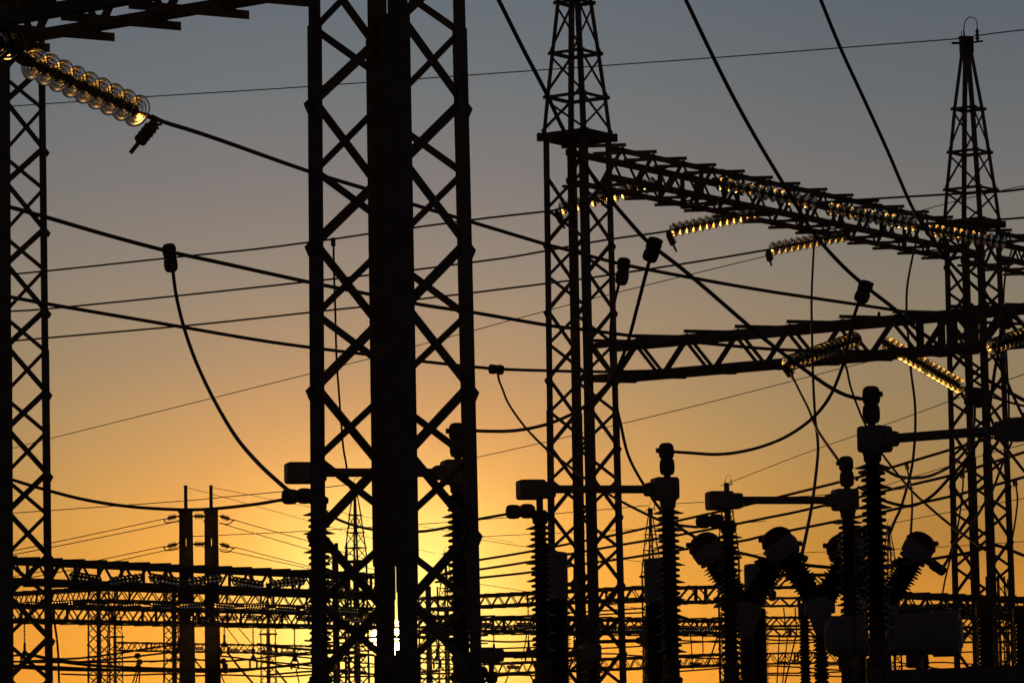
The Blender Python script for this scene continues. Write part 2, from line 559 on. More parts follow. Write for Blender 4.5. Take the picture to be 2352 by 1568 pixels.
for i, t in enumerate((6.9, 8.55, 8.85, 9.0, 9.15, 9.3, 10.9)):
    b.lathe(c2 + D1 * t + Vector((-D1.y, D1.x, 0)) * -.38 + Z * (ZL + .01), Z, [(.03, 0), (.03, .05), (.016, .075)], 6)
b.build('bolt', STEEL2, blo)
ZT = 8.915 + .72
beam('dark lattice beam crossing the top left corner above the big glass string', c1 - D1 * 11.32 + Z * ZT, c1 - D1 * .45 + Z * (ZT + .05), height=.72, width=.90, node=.41, cw=.125, over=.13)

# ------------------------------------------------------------------ glass insulator strings
GP = [(.040, .042), (.062, .036), (.100, .020), (.132, .002), (.140, -.008), (.137, -.016), (.126, -.012), (.120, -.034), (.114, -.034), (.108, -.010),
      (.096, -.006), (.090, -.036), (.084, -.036), (.078, -.006), (.066, -.002), (.060, -.030), (.054, -.030), (.048, .002), (.040, .004)]
CP = [(.0, .085), (.030, .085), (.046, .074), (.050, .046), (.046, .036), (.044, .008), (.022, .000), (.016, -.02), (.016, -.07), (.0, -.07)]


def _disc_mesh(n):
    b = MB(); b.lathe((0, 0, 0), (0, 0, 1), GP, n, loop=True)
    return b


def string(label, p, q, count, r=.14, group='glass insulator strings', tail=None, pad=1.2):
    """Strain string from its beam end p to its conductor end q."""
    p = Vector(p); q = Vector(q)
    root = thing('insulator_string', label, 'insulator', p, group)
    ax = (q - p).normalized(); L = (q - p).length; k = r / .14
    gap = L / (count + pad)
    rot = Vector((0, 0, -1)).rotation_difference(ax)
    first = None
    for i in range(count):
        c = ax * (gap * (i + 1.1 + (pad - 1.2) * .25))
        if first is None:
            b = MB(); b.lathe((0, 0, 0), (0, 0, 1), GP, 40, loop=True); OFF[root.name] = Vector((0, 0, 0))
            first = b.build('glass_disc', GLASS, root, smooth=True)
            OFF[first.name] = Vector((0, 0, 0))
            b = MB(); zk = gap / .146 / k
            b.lathe((0, 0, 0), (0, 0, 1), [(r_, z_ * zk if z_ < 0 or z_ > .05 else z_) for r_, z_ in CP[1:-1]], 14)
            b.build('metal_cap', STEEL2, first, smooth=True)
            OFF[root.name] = p
            o = first
        else:
            o = dup(first, root)
        o.location = c; o.rotation_mode = 'QUATERNION'; o.rotation_quaternion = rot; o.scale = (k, k, k)
    b = MB()
    b.tube([p, p + ax * gap * .6], .028 * k, 8); b.lathe(p + ax * gap * .2, ax, [(.02, 0), (.055 * k, .02), (.06 * k, gap * .45), (.03, gap * .75)], 10)
    b.build('end_fitting', STEEL2, root)
    b = MB(); b.tube([q - ax * gap * .9, q], .022 * k, 8)
    b.build('end_fitting', STEEL2, root)
    if tail:
        b = MB(); t = Vector(tail)
        b.tube([q - ax * gap * .1, q + (t - q) * .15, q + (t - q) * .55], [.03, .055, .045], 8)
        dv = (t - q)
        for s_ in (.18, .3, .42, .54):
            b.lathe(q + dv * s_, dv, [(.03, 0), (.075, .02), (.07, .05), (.03, .075)], 8)
            b.tube([q + dv * s_, q + dv * s_ + RT * .1 + UP * .02], .015, 6)
        b.tube([q + dv * .5, t], .024, 8)
        b.build('strain_clamp', STEEL2, root)
    return root


NEAR_N = 9
string('big glass insulator string at top left with nine large discs', P(38, 128, 37.5), P(360, 276, 39.4), 9, .168, tail=P(300, 351, 39.3), pad=2.0)
string('partly seen glass insulator string cut by the left edge at top', P(52, 112, 37.4), P(-230, 52, 35.6), 9, .168)
tu = lambda u: c2 + D2 * on_beam_up(u)
by = lambda u: tu(u).y
string('glass string in front of the slanting beam, beside its middle, nearest the collared tower', P(1634, 417, by(1634) - .6), P(1886, 470, by(1634) - 2.0), 13, .158)
string('glass string in front of the slanting beam, second of three', P(1888, 476, by(1888) - .6), P(2113, 518, by(1888) - 2.0), 13, .158)
string('glass string in front of the slanting beam, ending below the pointed tower collar', P(2118, 524, by(2118) - .6), P(2318, 559, by(2118) - 2.0), 13, .158)
string('glass string behind the collared tower legs, left of the slanting beam', P(1520, 418, by(1500) + .2), P(1276, 482, by(1500) + 1.6), 13, .158, tail=P(1297, 525, by(1500) + 1.5))
string('glowing glass string hanging under the slanting beam, middle one of three on its left side', P(1752, 486, by(1720) + .2), P(1532, 531, by(1720) + 1.6), 13, .158, tail=P(1554, 578, by(1720) + 1.5))
string('glowing glass string under the slanting beam, lowest of three on its left side', P(1952, 537, by(1930) + .2), P(1762, 574, by(1930) + 1.6), 12, .158, tail=P(1772, 610, by(1930) + 1.5))
dlo = 76.5 - .567 * 7.4
string('golden glass string lying across the lower chord of the heavy lower beam', P(1975, 776, dlo), P(1800, 838, dlo - 2.2), 16, .152, tail=P(1824, 872, dlo - 2.2))
string('golden glass string dropping behind the heavy lower beam to the right', P(2028, 784, dlo - .4), P(2214, 892, dlo + 1.6), 16, .150)
string('dark glass string at the right edge in front of the heavy lower beam', P(2420, 745, 71), P(2270, 800, 69), 14, .152)

# ------------------------------------------------------------------ heavy conductors and jumpers
HC = 'thick bus conductors strung across the yard'
cable('conductor', 'thick conductor running down right from the big glass string', [(350, 268), (378, 281), (440, 300), (520, 327), (710, 394), (850, 437), (950, 470), (1090, 512), (1250, 560), (1300, 573), (1430, 607), (1600, 640), (1760, 668), (1900, 689), (2060, 713), (2200, 736), (2352, 744), (2400, 745)], 39.3, 58, .0235, group=HC)
cable('conductor', 'thick conductor below the one from the big glass string, carrying a double clamp at left', [(-40, 456), (0, 469), (110, 500), (250, 541), (390, 578), (500, 602), (710, 648), (860, 678), (970, 700), (1090, 718), (1259, 747), (1343, 757), (1476, 774), (1609, 787), (1764, 801), (1900, 806), (2050, 806)], 43, 62, .0255, group=HC)
cable('conductor', 'lowest of the three thick conductors leaving the left tower', [(-40, 668), (0, 677), (110, 698), (390, 746), (588, 780), (715, 798), (860, 816), (955, 828), (1130, 846), (1259, 851), (1343, 853), (1430, 853), (1600, 848), (1700, 842)], 47, 66, .024, group=HC)
cable('conductor', 'sagging thick conductor low at left leading to the first switch clamp', [(-40, 1080), (0, 1092), (40, 1105), (118, 1128), (200, 1148), (300, 1163), (420, 1170), (500, 1167), (590, 1157), (650, 1147), (690, 1143)], 36, 37.4, .0155, group=HC)
OC = 'cables coming down from overhead'
cable('overhead_cable', 'leftmost overhead cable sloping down to the tall switch clamp', [(1120, -45), (1145, 0), (1200, 110), (1255, 215), (1290, 290), (1330, 360), (1400, 455), (1440, 503), (1490, 557), (1560, 612), (1620, 662), (1730, 757), (1790, 805), (1850, 850), (1900, 885), (1940, 906), (1975, 915), (1998, 915)], 30, 35.4, .018, group=OC)
cable('overhead_cable', 'middle overhead cable sloping down across the slanting beam', [(1553, -45), (1575, 0), (1630, 115), (1680, 215), (1735, 315), (1793, 412), (1840, 490), (1872, 540), (1930, 605), (1985, 655), (2054, 709), (2097, 749), (2157, 792), (2194, 819), (2234, 852), (2290, 885), (2352, 919), (2400, 945)], 31, 36, .0175, group=OC)
cable('overhead_cable', 'rightmost overhead cable sloping down towards the pointed tower', [(1866, -45), (1885, 0), (1930, 110), (1990, 240), (2040, 350), (2095, 476), (2140, 548), (2190, 612), (2250, 668), (2310, 715), (2352, 745), (2400, 780)], 33, 37, .0165, group=OC)
JG = 'jumper cables with bolted clamps'


def jumper(label, pts, d0, d1, r, clamp=None, bigr=.07, group=JG, n=8):
    """Jumper with its clamp: clamp = (top of clamp, waist, bottom) in survey points, or None."""
    o = cable('jumper_cable', label, pts, d0, d1, r, group=group, n=n)
    if clamp:
        dd = d0
        a, m_, c = [P(x[0], x[1], dd) for x in clamp]
        b = MB(); lump(b, a, m_ + (m_ - a) * .12, bigr); lump(b, m_ - (c - m_) * .05, c, bigr * 1.02)
        sd = RT * bigr
        for f_ in (.3, .7):
            b.tube([m_ + (a - m_) * f_ - sd * 1.05, m_ + (a - m_) * f_ + sd * 1.05], .012, 6)
        b.build('bolted_clamp', STEEL2, o)
    return o


jumper('jumper dropping in a long curve from the left double clamp to the first switch', [(394, 600), (397, 622), (405, 680), (422, 750), (450, 830), (490, 915), (540, 1000), (590, 1060), (640, 1107), (680, 1140)], 47.5, 37.5, .0215, ((387, 560), (391, 593), (394, 625)), .083)
jumper('jumper hanging from the clamp left of the collared tower down behind its legs', [(1142, 846), (1146, 872), (1153, 890), (1170, 930), (1210, 985), (1260, 1035), (1300, 1065), (1360, 1110), (1429, 1152), (1526, 1199), (1563, 1206), (1600, 1210)], 58, 43.5, .017, ((1122, 847), (1140, 848), (1158, 850)), .072)
jumper('jumper dropping from the clamp beside the collared tower to the lowest breaker head at left', [(1430, 620), (1422, 652), (1414, 682), (1406, 722), (1402, 775), (1404, 830), (1409, 886), (1413, 922), (1424, 966), (1443, 1045), (1480, 1115), (1522, 1176), (1563, 1212), (1603, 1237)], 47.3, 45.2, .0185, ((1434, 592), (1431, 622), (1426, 655)), .078)
jumper('jumper curving from the clamp on the leftmost overhead cable to the tower-hidden switch post', [(1500, 572), (1488, 612), (1465, 700), (1440, 792), (1410, 862), (1380, 900), (1340, 935), (1300, 957), (1245, 977), (1176, 989), (1095, 989), (1052, 985)], 32.2, 38.3, .0165, ((1506, 546), (1499, 575), (1489, 601)), .064)
jumper('jumper curving from the clamp on the middle overhead cable to the second switch', [(1984, 665), (1972, 695), (1958, 740), (1945, 800), (1932, 850), (1905, 912), (1866, 960), (1810, 1000), (1750, 1025), (1690, 1039), (1640, 1043), (1590, 1040), (1545, 1037)], 34, 41, .0165, ((1991, 645), (1985, 669), (1974, 695)), .064)
jumper('jumper hanging from the golden string on the lower beam to the third switch', [(1814, 848), (1822, 868), (1840, 905), (1857, 939), (1877, 986), (1917, 1045), (1950, 1088), (1968, 1100)], dlo - 2.2, 43.3, .021)
jumper('jumper dropping behind the tall switch from the heavy lower beam', [(1939, 800), (1941, 833), (1946, 852), (1954, 889), (1971, 936), (1987, 973), (2027, 1043), (2084, 1115), (2124, 1155), (2187, 1208), (2262, 1262)], 60, 47, .017)
jumper('looping jumper at right from the dark clamp to the third switch', [(2239, 925), (2237, 975), (2223, 1021), (2213, 1040), (2184, 1069), (2140, 1091), (2101, 1097), (2062, 1093), (2024, 1076), (1975, 1085)], 62, 43.5, .021, ((2240, 890), (2239, 912), (2236, 935)), .16)
jumper('lower looping jumper at right ending beside the third switch', [(2312, 735), (2297, 771), (2293, 809), (2285, 850), (2278, 900), (2272, 940), (2266, 975), (2248, 1012), (2215, 1060), (2184, 1093), (2149, 1131), (2120, 1152), (2093, 1161), (2070, 1160), (2025, 1147), (1972, 1118)], 38, 43.5, .0175, ((2316, 700), (2312, 728), (2306, 755)), .07)
jumper('cable slung between the first and second switch behind the tall tower', [(720, 1150), (778, 1193), (865, 1217), (965, 1220), (1038, 1208), (1098, 1192), (1165, 1180)], 38, 40.5, .014)
jumper('cable from the third switch to the left breaker head cap', [(1650, 1240), (1679, 1262), (1750, 1281), (1790, 1293)], 43.5, 44, .017)
jumper('cable joining the two heads of the middle breaker', [(1838, 1294), (1860, 1298), (1917, 1303), (1950, 1302)], 44.6, 45.2, .02)
jumper('bus cable from the middle breaker rising past the right tower legs', [(2010, 1306), (2044, 1300), (2090, 1292), (2147, 1282), (2230, 1268), (2262, 1257), (2290, 1252), (2352, 1275), (2400, 1290)], 44, 41, .018)
jumper('conductor leaving the right golden string towards the right edge', [(2210, 890), (2240, 900), (2278, 911), (2307, 920), (2352, 932), (2400, 942)], dlo + 1.6, 76, .024)
jumper('steep cable crossing the right tower legs to the right edge, lower one', [(2268, 940), (2285, 983), (2297, 1009), (2323, 1044), (2352, 1081), (2390, 1125)], 60, 58, .024)
jumper('steep cable crossing the right tower legs to the right edge, upper one', [(2285, 800), (2303, 845), (2318, 888), (2335, 925), (2352, 960), (2390, 1030)], 60, 58, .024)
jumper('cable rising from the right breaker terminal across the right tower', [(2158, 1308), (2165, 1303), (2179, 1281), (2190, 1252), (2206, 1234), (2231, 1205), (2264, 1151), (2282, 1120), (2307, 1053), (2335, 990), (2365, 920)], 45, 62, .019)
jumper('thin cable rising from the distant beam beside the right breaker terminal', [(2164, 1368), (2172, 1325), (2184, 1279), (2200, 1230), (2215, 1200)], 130, 128, .03)

VD = 'vertical droppers'
jumper('vertical dropper from the slanting beam to the middle breaker head', [(1871, 545), (1867, 610), (1864, 689), (1865, 760), (1867, 856), (1872, 956), (1878, 1010), (1878, 1050), (1867, 1145), (1852, 1225), (1839, 1285)], 80, 45, .022, group=VD)
jumper('vertical dropper from the slanting beam just left of the pointed tower', [(2103, 562), (2096, 590), (2084, 656), (2082, 712), (2084, 749), (2092, 849), (2101, 922), (2102, 989), (2097, 1054), (2089, 1097), (2070, 1163), (2056, 1194), (2046, 1220)], 86, 62, .0245, group=VD)
jumper('vertical dropper right of the pointed tower', [(2325, 570), (2313, 612), (2307, 651), (2305, 696), (2307, 750), (2311, 806), (2314, 864), (2317, 922), (2317, 985), (2313, 1040)], 92, 86, .024, group=VD)
jumper('thin dropper from the small clamp on the upper of three left wires', [(766, 556), (767, 622), (770, 709), (773, 822), (780, 922), (788, 1022), (795, 1065), (801, 1112)], 82, 84, .0225, ((765, 546), (765, 556), (766, 566)), .052, group=VD)
jumper('short dropper from the small clamp in the sky right of the tall switch', [(2081, 1068), (2089, 1100), (2093, 1124), (2095, 1151), (2094, 1190), (2090, 1248), (2087, 1290)], 110, 60, .026, ((2079, 1060), (2082, 1068), (2085, 1079)), .06, group=VD)
jumper('short dropper from the small clamp at the far right edge', [(2332, 1106), (2335, 1125), (2337, 1147), (2334, 1180), (2328, 1219), (2322, 1250)], 110, 100, .026, ((2330, 1098), (2331, 1107), (2333, 1117)), .07, group=VD)
jumper('short dropper from the small clamp between the right tower legs', [(2211, 1085), (2212, 1110), (2208, 1151), (2201, 1203), (2192, 1245)], 110, 100, .026, ((2208, 1078), (2210, 1088), (2211, 1098)), .07, group=VD)

# ------------------------------------------------------------------ light wires
WG = 'thin wires across the sky'


def wire(label, pts, d0, d1, w, group=WG):
    return cable('wire', label, pts, d0, d1, w * (d0 + d1) / 2 / FPX / 2, 'wire', group, 6)


wire('topmost thin wire, from the pointed tower peak across to the left tower', [(-40, 249), (17, 245), (118, 238), (330, 223), (588, 207), (710, 199), (1176, 166), (1640, 133), (1870, 115), (2206, 89)], 103, 90, 2.6)
wire('thin wire leaving the pointed tower peak to the right edge', [(2240, 83), (2290, 76), (2352, 69), (2400, 63)], 90, 88, 2.8)
wire('upper of the three wires strung left behind the tall tower', [(-40, 636), (0, 632), (110, 622), (430, 588), (588, 572), (765, 549), (855, 536), (1085, 505), (1250, 486), (1276, 482)], 92, 78.5, 4.4)
wire('middle of the three wires strung left behind the tall tower', [(-40, 720), (20, 715), (110, 709), (410, 679), (588, 660), (743, 643), (855, 631), (950, 620), (1088, 602), (1176, 590), (1249, 577), (1356, 557), (1426, 546), (1500, 536), (1532, 531)], 96, 82, 4.4)
wire('lower of the three wires strung left behind the tall tower', [(-40, 789), (37, 782), (413, 749), (588, 731), (761, 712), (855, 702), (955, 688), (1088, 672), (1176, 661), (1333, 641), (1443, 625), (1600, 601), (1762, 574)], 99, 85, 4.4)
wire('thin wire climbing from the left tower to the lowest glowing string', [(-20, 1042), (25, 1030), (118, 1006), (588, 889), (720, 856), (838, 826), (950, 796), (1250, 715), (1440, 666), (1764, 587)], 150, 120, 1.9)
wire('thin wire climbing from the tall tower to the heavy lower beam and beyond', [(1095, 1050), (1176, 1032), (1260, 1013), (1423, 974), (1600, 931), (1764, 889), (1967, 837), (2157, 789), (2241, 766), (2352, 736), (2400, 722)], 150, 120, 1.9)
wire('thin wire climbing right from the small distant tower peak behind the third switch', [(1680, 1106), (1837, 1045), (1981, 994), (2181, 921), (2352, 859), (2400, 842)], 231, 150, 1.8)
wire('thin wire behind the right loops rising to the right edge', [(1990, 1127), (2024, 1117), (2086, 1098), (2183, 1069), (2262, 1044), (2352, 1020), (2400, 1006)], 200, 160, 1.8)
wire('thin wire from the distant peak behind the tall switch to the right edge', [(2050, 1201), (2157, 1180), (2231, 1166), (2352, 1144), (2400, 1135)], 275, 240, 1.8)
wire('faint lowest wire right of the tall switch', [(1980, 1263), (2035, 1261), (2150, 1256), (2235, 1251), (2352, 1243), (2400, 1240)], 260, 240, 1.6)
wire('wire from the first front glass string past the pointed tower', [(1886, 469), (1920, 462), (2000, 457), (2168, 447), (2300, 440), (2352, 434), (2400, 429)], 78, 72, 5.0)
wire('wire from the second front glass string to the right edge', [(2113, 517), (2200, 511), (2300, 504), (2352, 500), (2400, 496)], 84, 78, 5.0)
wire('thin wire crossing behind the pointed tower just above its collar', [(2070, 497), (2150, 474), (2200, 461), (2262, 446), (2310, 436), (2352, 427), (2400, 417)], 130, 110, 2.2)
M3 = 'medium wires behind the switches'
wire('highest of three medium wires rising right behind the switches', [(1000, 1300), (1102, 1285), (1222, 1265), (1323, 1245), (1426, 1225), (1523, 1203), (1656, 1173), (1764, 1147), (1954, 1100), (2041, 1075), (2084, 1062), (2184, 1032), (2256, 1011), (2352, 985), (2400, 971)], 140, 105, 6.0, M3)
wire('middle of three medium wires rising right behind the switches', [(1000, 1321), (1102, 1307), (1224, 1288), (1323, 1269), (1419, 1252), (1593, 1222), (1764, 1188), (1847, 1171), (2041, 1125), (2189, 1090), (2256, 1069), (2352, 1038), (2400, 1022)], 140, 105, 6.0, M3)
wire('lowest of three medium wires rising right behind the switches', [(1000, 1336), (1102, 1326), (1222, 1313), (1323, 1297), (1433, 1282), (1529, 1267), (1696, 1243), (1764, 1228), (1954, 1190), (2041, 1172), (2117, 1154), (2189, 1138), (2290, 1112), (2352, 1095), (2400, 1081)], 140, 105, 6.0, M3)

# ------------------------------------------------------------------ disconnecting switches
def sheds(b, top, bot, core, big, small, pitch, n=20, axis=Z):
    """Porcelain body from top to bot along axis, one big shed then two small ones per pitch."""
    top = Vector(top); bot = Vector(bot); ax = (bot - top).normalized(); L = (bot - top).length
    prof = [(core, 0)]
    k = 0; z = pitch * .25
    while z < L - .03:
        r_ = big if k % 3 == 0 else small
        th = .030 if k % 3 == 0 else .026
        c = core * (1 + .22 * z / max(L, .01))
        if k % 3 == 0:
            prof += [(c, z - .03), (c + (r_ - c) * .45, z - .012), (r_, z + .006), (r_ * .985, z + .010), (c, z + .014)]
        else:
            prof += [(c, z - .026), (c + (r_ - c) * .7, z - .018), (r_, z - .004), (r_ * .97, z + .006), (c + (r_ - c) * .6, z + .012), (c, z + .014)]
        z += pitch / 3; k += 1
    prof.append((core * 1.2, L))
    # keep z increasing
    out = [prof[0]]
    for p in prof[1:]:
        if p[1] > out[-1][1] + 1e-4: out.append(p)
    b.lathe(top, ax, out, n)


XX = Vector((1, 0, 0)); YY = Vector((0, 1, 0))


def rbox(b, c, sx, sy, sz, r=.03):
    """Box with rounded vertical-plane corners (looks cast): lathe-like stack along y."""
    c = Vector(c); hx, hz = sx / 2, sz / 2
    prof = []
    for cx, cz, a0 in ((hx - r, hz - r, 0), (-hx + r, hz - r, 90), (-hx + r, -hz + r, 180), (hx - r, -hz + r, 270)):
        for a in (0, 30, 60, 90):
            w = R(a0 + a); prof.append((cx + r * math.cos(w), cz + r * math.sin(w)))
    lay = [(-.5, .86), (-.42, 1), (.42, 1), (.5, .86)]
    rings = [[c + XX * (x * s) + Z * (z * s) + YY * (sy * t) for x, z in prof] for t, s in lay]
    m = len(prof); fs = []
    for i in range(3):
        for k in range(m):
            fs.append((i * m + k, i * m + (k + 1) % m, (i + 1) * m + (k + 1) % m, (i + 1) * m + k))
    fs += [tuple(range(m - 1, -1, -1)), tuple(range(3 * m, 4 * m))]
    b.add([p for q in rings for p in q], fs)


HT = 4.65; LS = 1.40


def make_switch(label, LS=LS, hx=0.0, HT=HT):
    root = thing('disconnect_switch', label, 'switch', (0, 0, 0), 'high voltage disconnect switches')
    b = MB(); b.tube([V3(.12 + hx, 0, HT), V3(LS - .2, 0, HT)], .043, 16); shade(b.build('contact_tube', ALU, root), 50)
    b = MB(); rbox(b, (-.09 + hx, 0, HT - .005), .285, .2, .205, .03); rbox(b, (.09 + hx, 0, HT - .01), .14, .17, .17, .03); shade(b.build('contact_head', ALU, root), 40)
    b = MB(); rbox(b, (LS - .03, 0, HT + .005), .265, .22, .24, .035); rbox(b, (LS - .2, 0, HT), .1, .15, .14, .03); shade(b.build('hinge_head', ALU, root), 40)
    # left post
    b = MB(); b.lathe(V3(0, 0, HT - .23), Z, [(.036, 0), (.036, .14)], 12); b.lathe(V3(0, 0, HT - .36), Z, [(.075, 0), (.08, .02), (.08, .05), (.092, .06), (.092, .11), (.08, .12), (.06, .14)], 16)
    b.box(V3(.06, 0, HT - .27), XX, YY, Z, .07, .04, .05)
    shade(b.build('post_cap', STEEL2, root), 40)
    b = MB(); sheds(b, V3(0, 0, HT - .36), V3(0, 0, HT - 1.79), .058, .157, .108, .182); shade(b.build('post_insulator', PORC, root), 50)
    b = MB()
    lump(b, V3(-.36, 0, HT - .235), V3(-.2, 0, HT - .235), .074); lump(b, V3(-.21, 0, HT - .228), V3(-.055, 0, HT - .228), .076)
    shade(b.build('cable_clamp', STEEL2, root), 40)
    # right post
    b = MB(); b.lathe(V3(LS, 0, HT - .2), Z, [(.068, 0), (.082, .012), (.082, .05), (.095, .09), (.09, .1)], 16); shade(b.build('post_cap', STEEL2, root), 40)
    b = MB(); sheds(b, V3(LS, 0, HT - .2), V3(LS, 0, HT - 1.79), .066, .168, .115, .182); shade(b.build('post_insulator', PORC, root), 50)
    b = MB(); b.tube([V3(LS, 0, HT + .1), V3(LS, 0, HT + .17)], .036, 12)
    lump(b, V3(LS, 0, HT + .15), V3(LS, 0, HT + .34), .08); lump(b, V3(LS - .005, 0, HT + .32), V3(LS - .005, 0, HT + .49), .082)
    b.tube([V3(LS - .115, 0, HT + .41), V3(LS, 0, HT + .41)], .026, 8)
    shade(b.build('cable_clamp', STEEL2, root), 40)
    for x in (0, LS):
        b = MB(); b.lathe(V3(x, 0, HT - 2.03), Z, [(.11, 0), (.115, .03), (.115, .05), (.085, .07), (.085, .17), (.1, .19), (.1, .24)], 16); shade(b.build('post_base', STEEL2, root), 40)
        b = MB(); b.box(V3(x, 0, (HT - 2.03) / 2), XX, YY, Z, .16, .16, HT - 2.03); b.box(V3(x, 0, .02), XX, YY, Z, .4, .4, .04); b.build('support_column', STEEL, root)
    b = MB(); b.box(V3(LS / 2, 0, HT - 2.15), XX, YY, Z, LS - .17, .1, .14); b.build('cross_beam', STEEL, root)
    return root


def place(o, pl, pr):
    o.location = (pl.x, pl.y, 0); o.rotation_euler = (0, 0, math.atan2(pr.y - pl.y, pr.x - pl.x))


sw = make_switch('second disconnect switch, its tube crossing the collared tower legs')
place(sw, P(1239, 1128, 40.8), P(1546, 1128, 41.18))
sw1 = make_switch('first disconnect switch, its two posts partly behind the tall tower legs', hx=-.09)
place(sw1, P(731, 1083, 38), P(1052, 1083, 38.35))
for lab, a, b_ in (('third disconnect switch, its long tube left of the tall post', (1671, 1161, 43), (1971, 1161, 43.4)),
                   ('nearest disconnect switch with the tallest post, its tube leaving at the right edge', (2384, 986, 34.4), (2003, 1014, 35.4))):
    pa, pb = P(*a), P(*b_)
    if a[0] > 2000:
        o = make_switch(lab, 1.72, .27); pa = pb + (pa - pb).normalized() * 1.72
    else:
        o = dup(sw); o['label'] = lab
    place(o, pa, pb)
for lab, a, b_ in (('lower switch behind the others, low between the tall tower and the second switch', (1128, 1505, 52), (1370, 1506, 52.4)),
                   ('small distant switch whose tube shows through the collared tower legs', (1352, 1476, 89), (1494, 1474, 88.5))):
    if a[0] == 1128: o = make_switch(lab, HT=3.28)
    else: o = dup(sw); o['label'] = lab
    place(o, P(*a), P(*b_))


# ------------------------------------------------------------------ current transformers
def make_ct(label):
    root = thing('current_transformer', label, 'transformer', (0, 0, 0), 'column current transformers')
    b = MB(); b.lathe(V3(0, 0, 3.78), Z, [(.12, 0), (.138, .01), (.138, .53), (.125, .555), (.06, .565)], 24); shade(b.build('head_tank', PAINT, root), 40)
    b = MB()
    prof = [(.12, 0)]
    for i in range(72):
        z = .01 + i * .0235; r_ = .170 if i % 2 == 0 else .15
        prof += [(.128, z), (r_, z + .009), (r_ * .98, z + .012), (.128, z + .017)]
    prof.append((.12, 1.72))
    b.lathe(V3(0, 0, 2.05), Z, prof, 20); shade(b.build('insulator_column', PORC, root), 50)
    b = MB(); b.box(V3(0, 0, 1.9), XX, YY, Z, .4, .4, .3); b.build('base_box', PAINT, root)
    b = MB(); b.box(V3(0, 0, .875), XX, YY, Z, .2, .2, 1.75); b.box(V3(0, 0, .02), XX, YY, Z, .5, .5, .04); b.build('pedestal', STEEL, root)
    b = MB(); b.box(V3(.2, 0, 3.95), XX, YY, Z, .14, .08, .05); b.lathe(V3(.22, 0, 3.86), Z, [(.02, 0), (.05, .02), (.05, .12), (.02, .15), (.015, .3)], 8); b.build('terminal', ALU, root)
    return root


ct = make_ct('column transformer with flat cylindrical head behind the second switch left post')
ct.location = (X(1277, 47, 1280), 47, 0)
for lab, u, d, y in (('column transformer with flat cylindrical head just left of the second switch right post', 1504, 48.8, 1290),
                     ('column transformer with flat head between the third switch and the middle breaker', 1733, 50.6, 1300),
                     ('column transformer mostly hidden behind the tallest switch post', 1961, 52.4, 1310)):
    o = dup(ct); o['label'] = lab; o.location = (X(u, d, y), d, 0)


# ------------------------------------------------------------------ V shaped circuit breakers
def make_breaker(label):
    root = thing('circuit_breaker', label, 'circuit breaker', (0, 0, 0), 'V shaped circuit breakers')
    H = 3.53
    hub = V3(0, 0, H)
    b = MB(); b.lathe(V3(0, 0, H - .3), Z, [(.055, 0), (.07, .03), (.1, .12), (.15, .27), (.16, .36), (.13, .42)], 20); b.box(hub + Z * .02, XX, YY, Z, .34, .2, .16)
    shade(b.build('hub', PAINT, root), 40)
    for s in (-1, 1):
        ax = V3(s * math.sin(R(31)), 0, math.cos(R(31)))
        b = MB(); prof = [(.1, 0)]
        for i in range(14):
            z = .04 + i * .0385
            tp = .86 + .26 * i / 13
            r_ = (.17 if i % 2 == 0 else .15) * tp
            prof += [(.115, z), (r_, z + .014), (r_ * .97, z + .020), (.115, z + .028)]
        prof.append((.1, .60))
        b.lathe(hub + ax * .1, ax, prof, 22); arm = shade(b.build('interrupter', PORC, root), 50)
        o = hub + ax * .69
        b = MB(); b.lathe(o, ax, [(.13, 0), (.165, .01), (.165, .04), (.15, .05), (.178, .07), (.186, .16), (.182, .22)], 22); hd = shade(b.build('head_body', PAINT, root), 40)
        b = MB(); b.lathe(o + ax * .22, ax, [(.192, 0), (.195, .02), (.17, .07), (.13, .115), (.07, .145), (.03, .15)], 22)
        b.lathe(o + ax * .235 + V3(s * .19, 0, 0), V3(s, 0, 0), [(.03, -.03), (.03, .01), (.015, .02)], 8)
        shade(b.build('head_lid', REDP, root), 40)
        b = MB(); b.tube([o + ax * .02 + V3(-s * .12, 0, 0), o + ax * .02 + V3(-s * .24, 0, -.05)], .04, 10)
        b.build('terminal', ALU, root)
    b = MB(); sheds(b, V3(0, 0, H - .3), V3(0, 0, 1.9), .055, .1, .085, .14); shade(b.build('post_insulator', PORC, root), 50)
    b = MB(); b.box(V3(0, 0, .95), XX, YY, Z, .25, .25, 1.9); b.box(V3(0, 0, .02), XX, YY, Z, .5, .5, .04); b.build('pedestal', STEEL, root)
    return root


br = make_breaker('middle V shaped breaker with two big rounded heads beside the third switch tube')
br.location = (X(1883, 45, 1400), 45, 0)
for lab, u, d, rz in (('V shaped breaker whose left head stands between the second and third switches', 1713, 45.8, 4),
                      ('V shaped breaker partly behind the tallest post, its right head standing clear', 2027, 46.4, 0)):
    o = dup(br); o['label'] = lab; o.location = (X(u, d, 1400), d, 0); o.rotation_euler = (0, 0, R(rz))

# terminal clamp on the clear right head
b = MB()
lump(b, P(2138, 1292, 46.2), P(2158, 1307, 46.2), .062); lump(b, P(2152, 1302, 46.2), P(2171, 1315, 46.2), .06)
b.tube([P(2128, 1288, 46.3), P(2145, 1298, 46.2)], .04, 8)
tag(shade(b.build('terminal_clamp', STEEL2), 40), 'stubby cylindrical clamp jutting from the clear right breaker head', 'clamp')

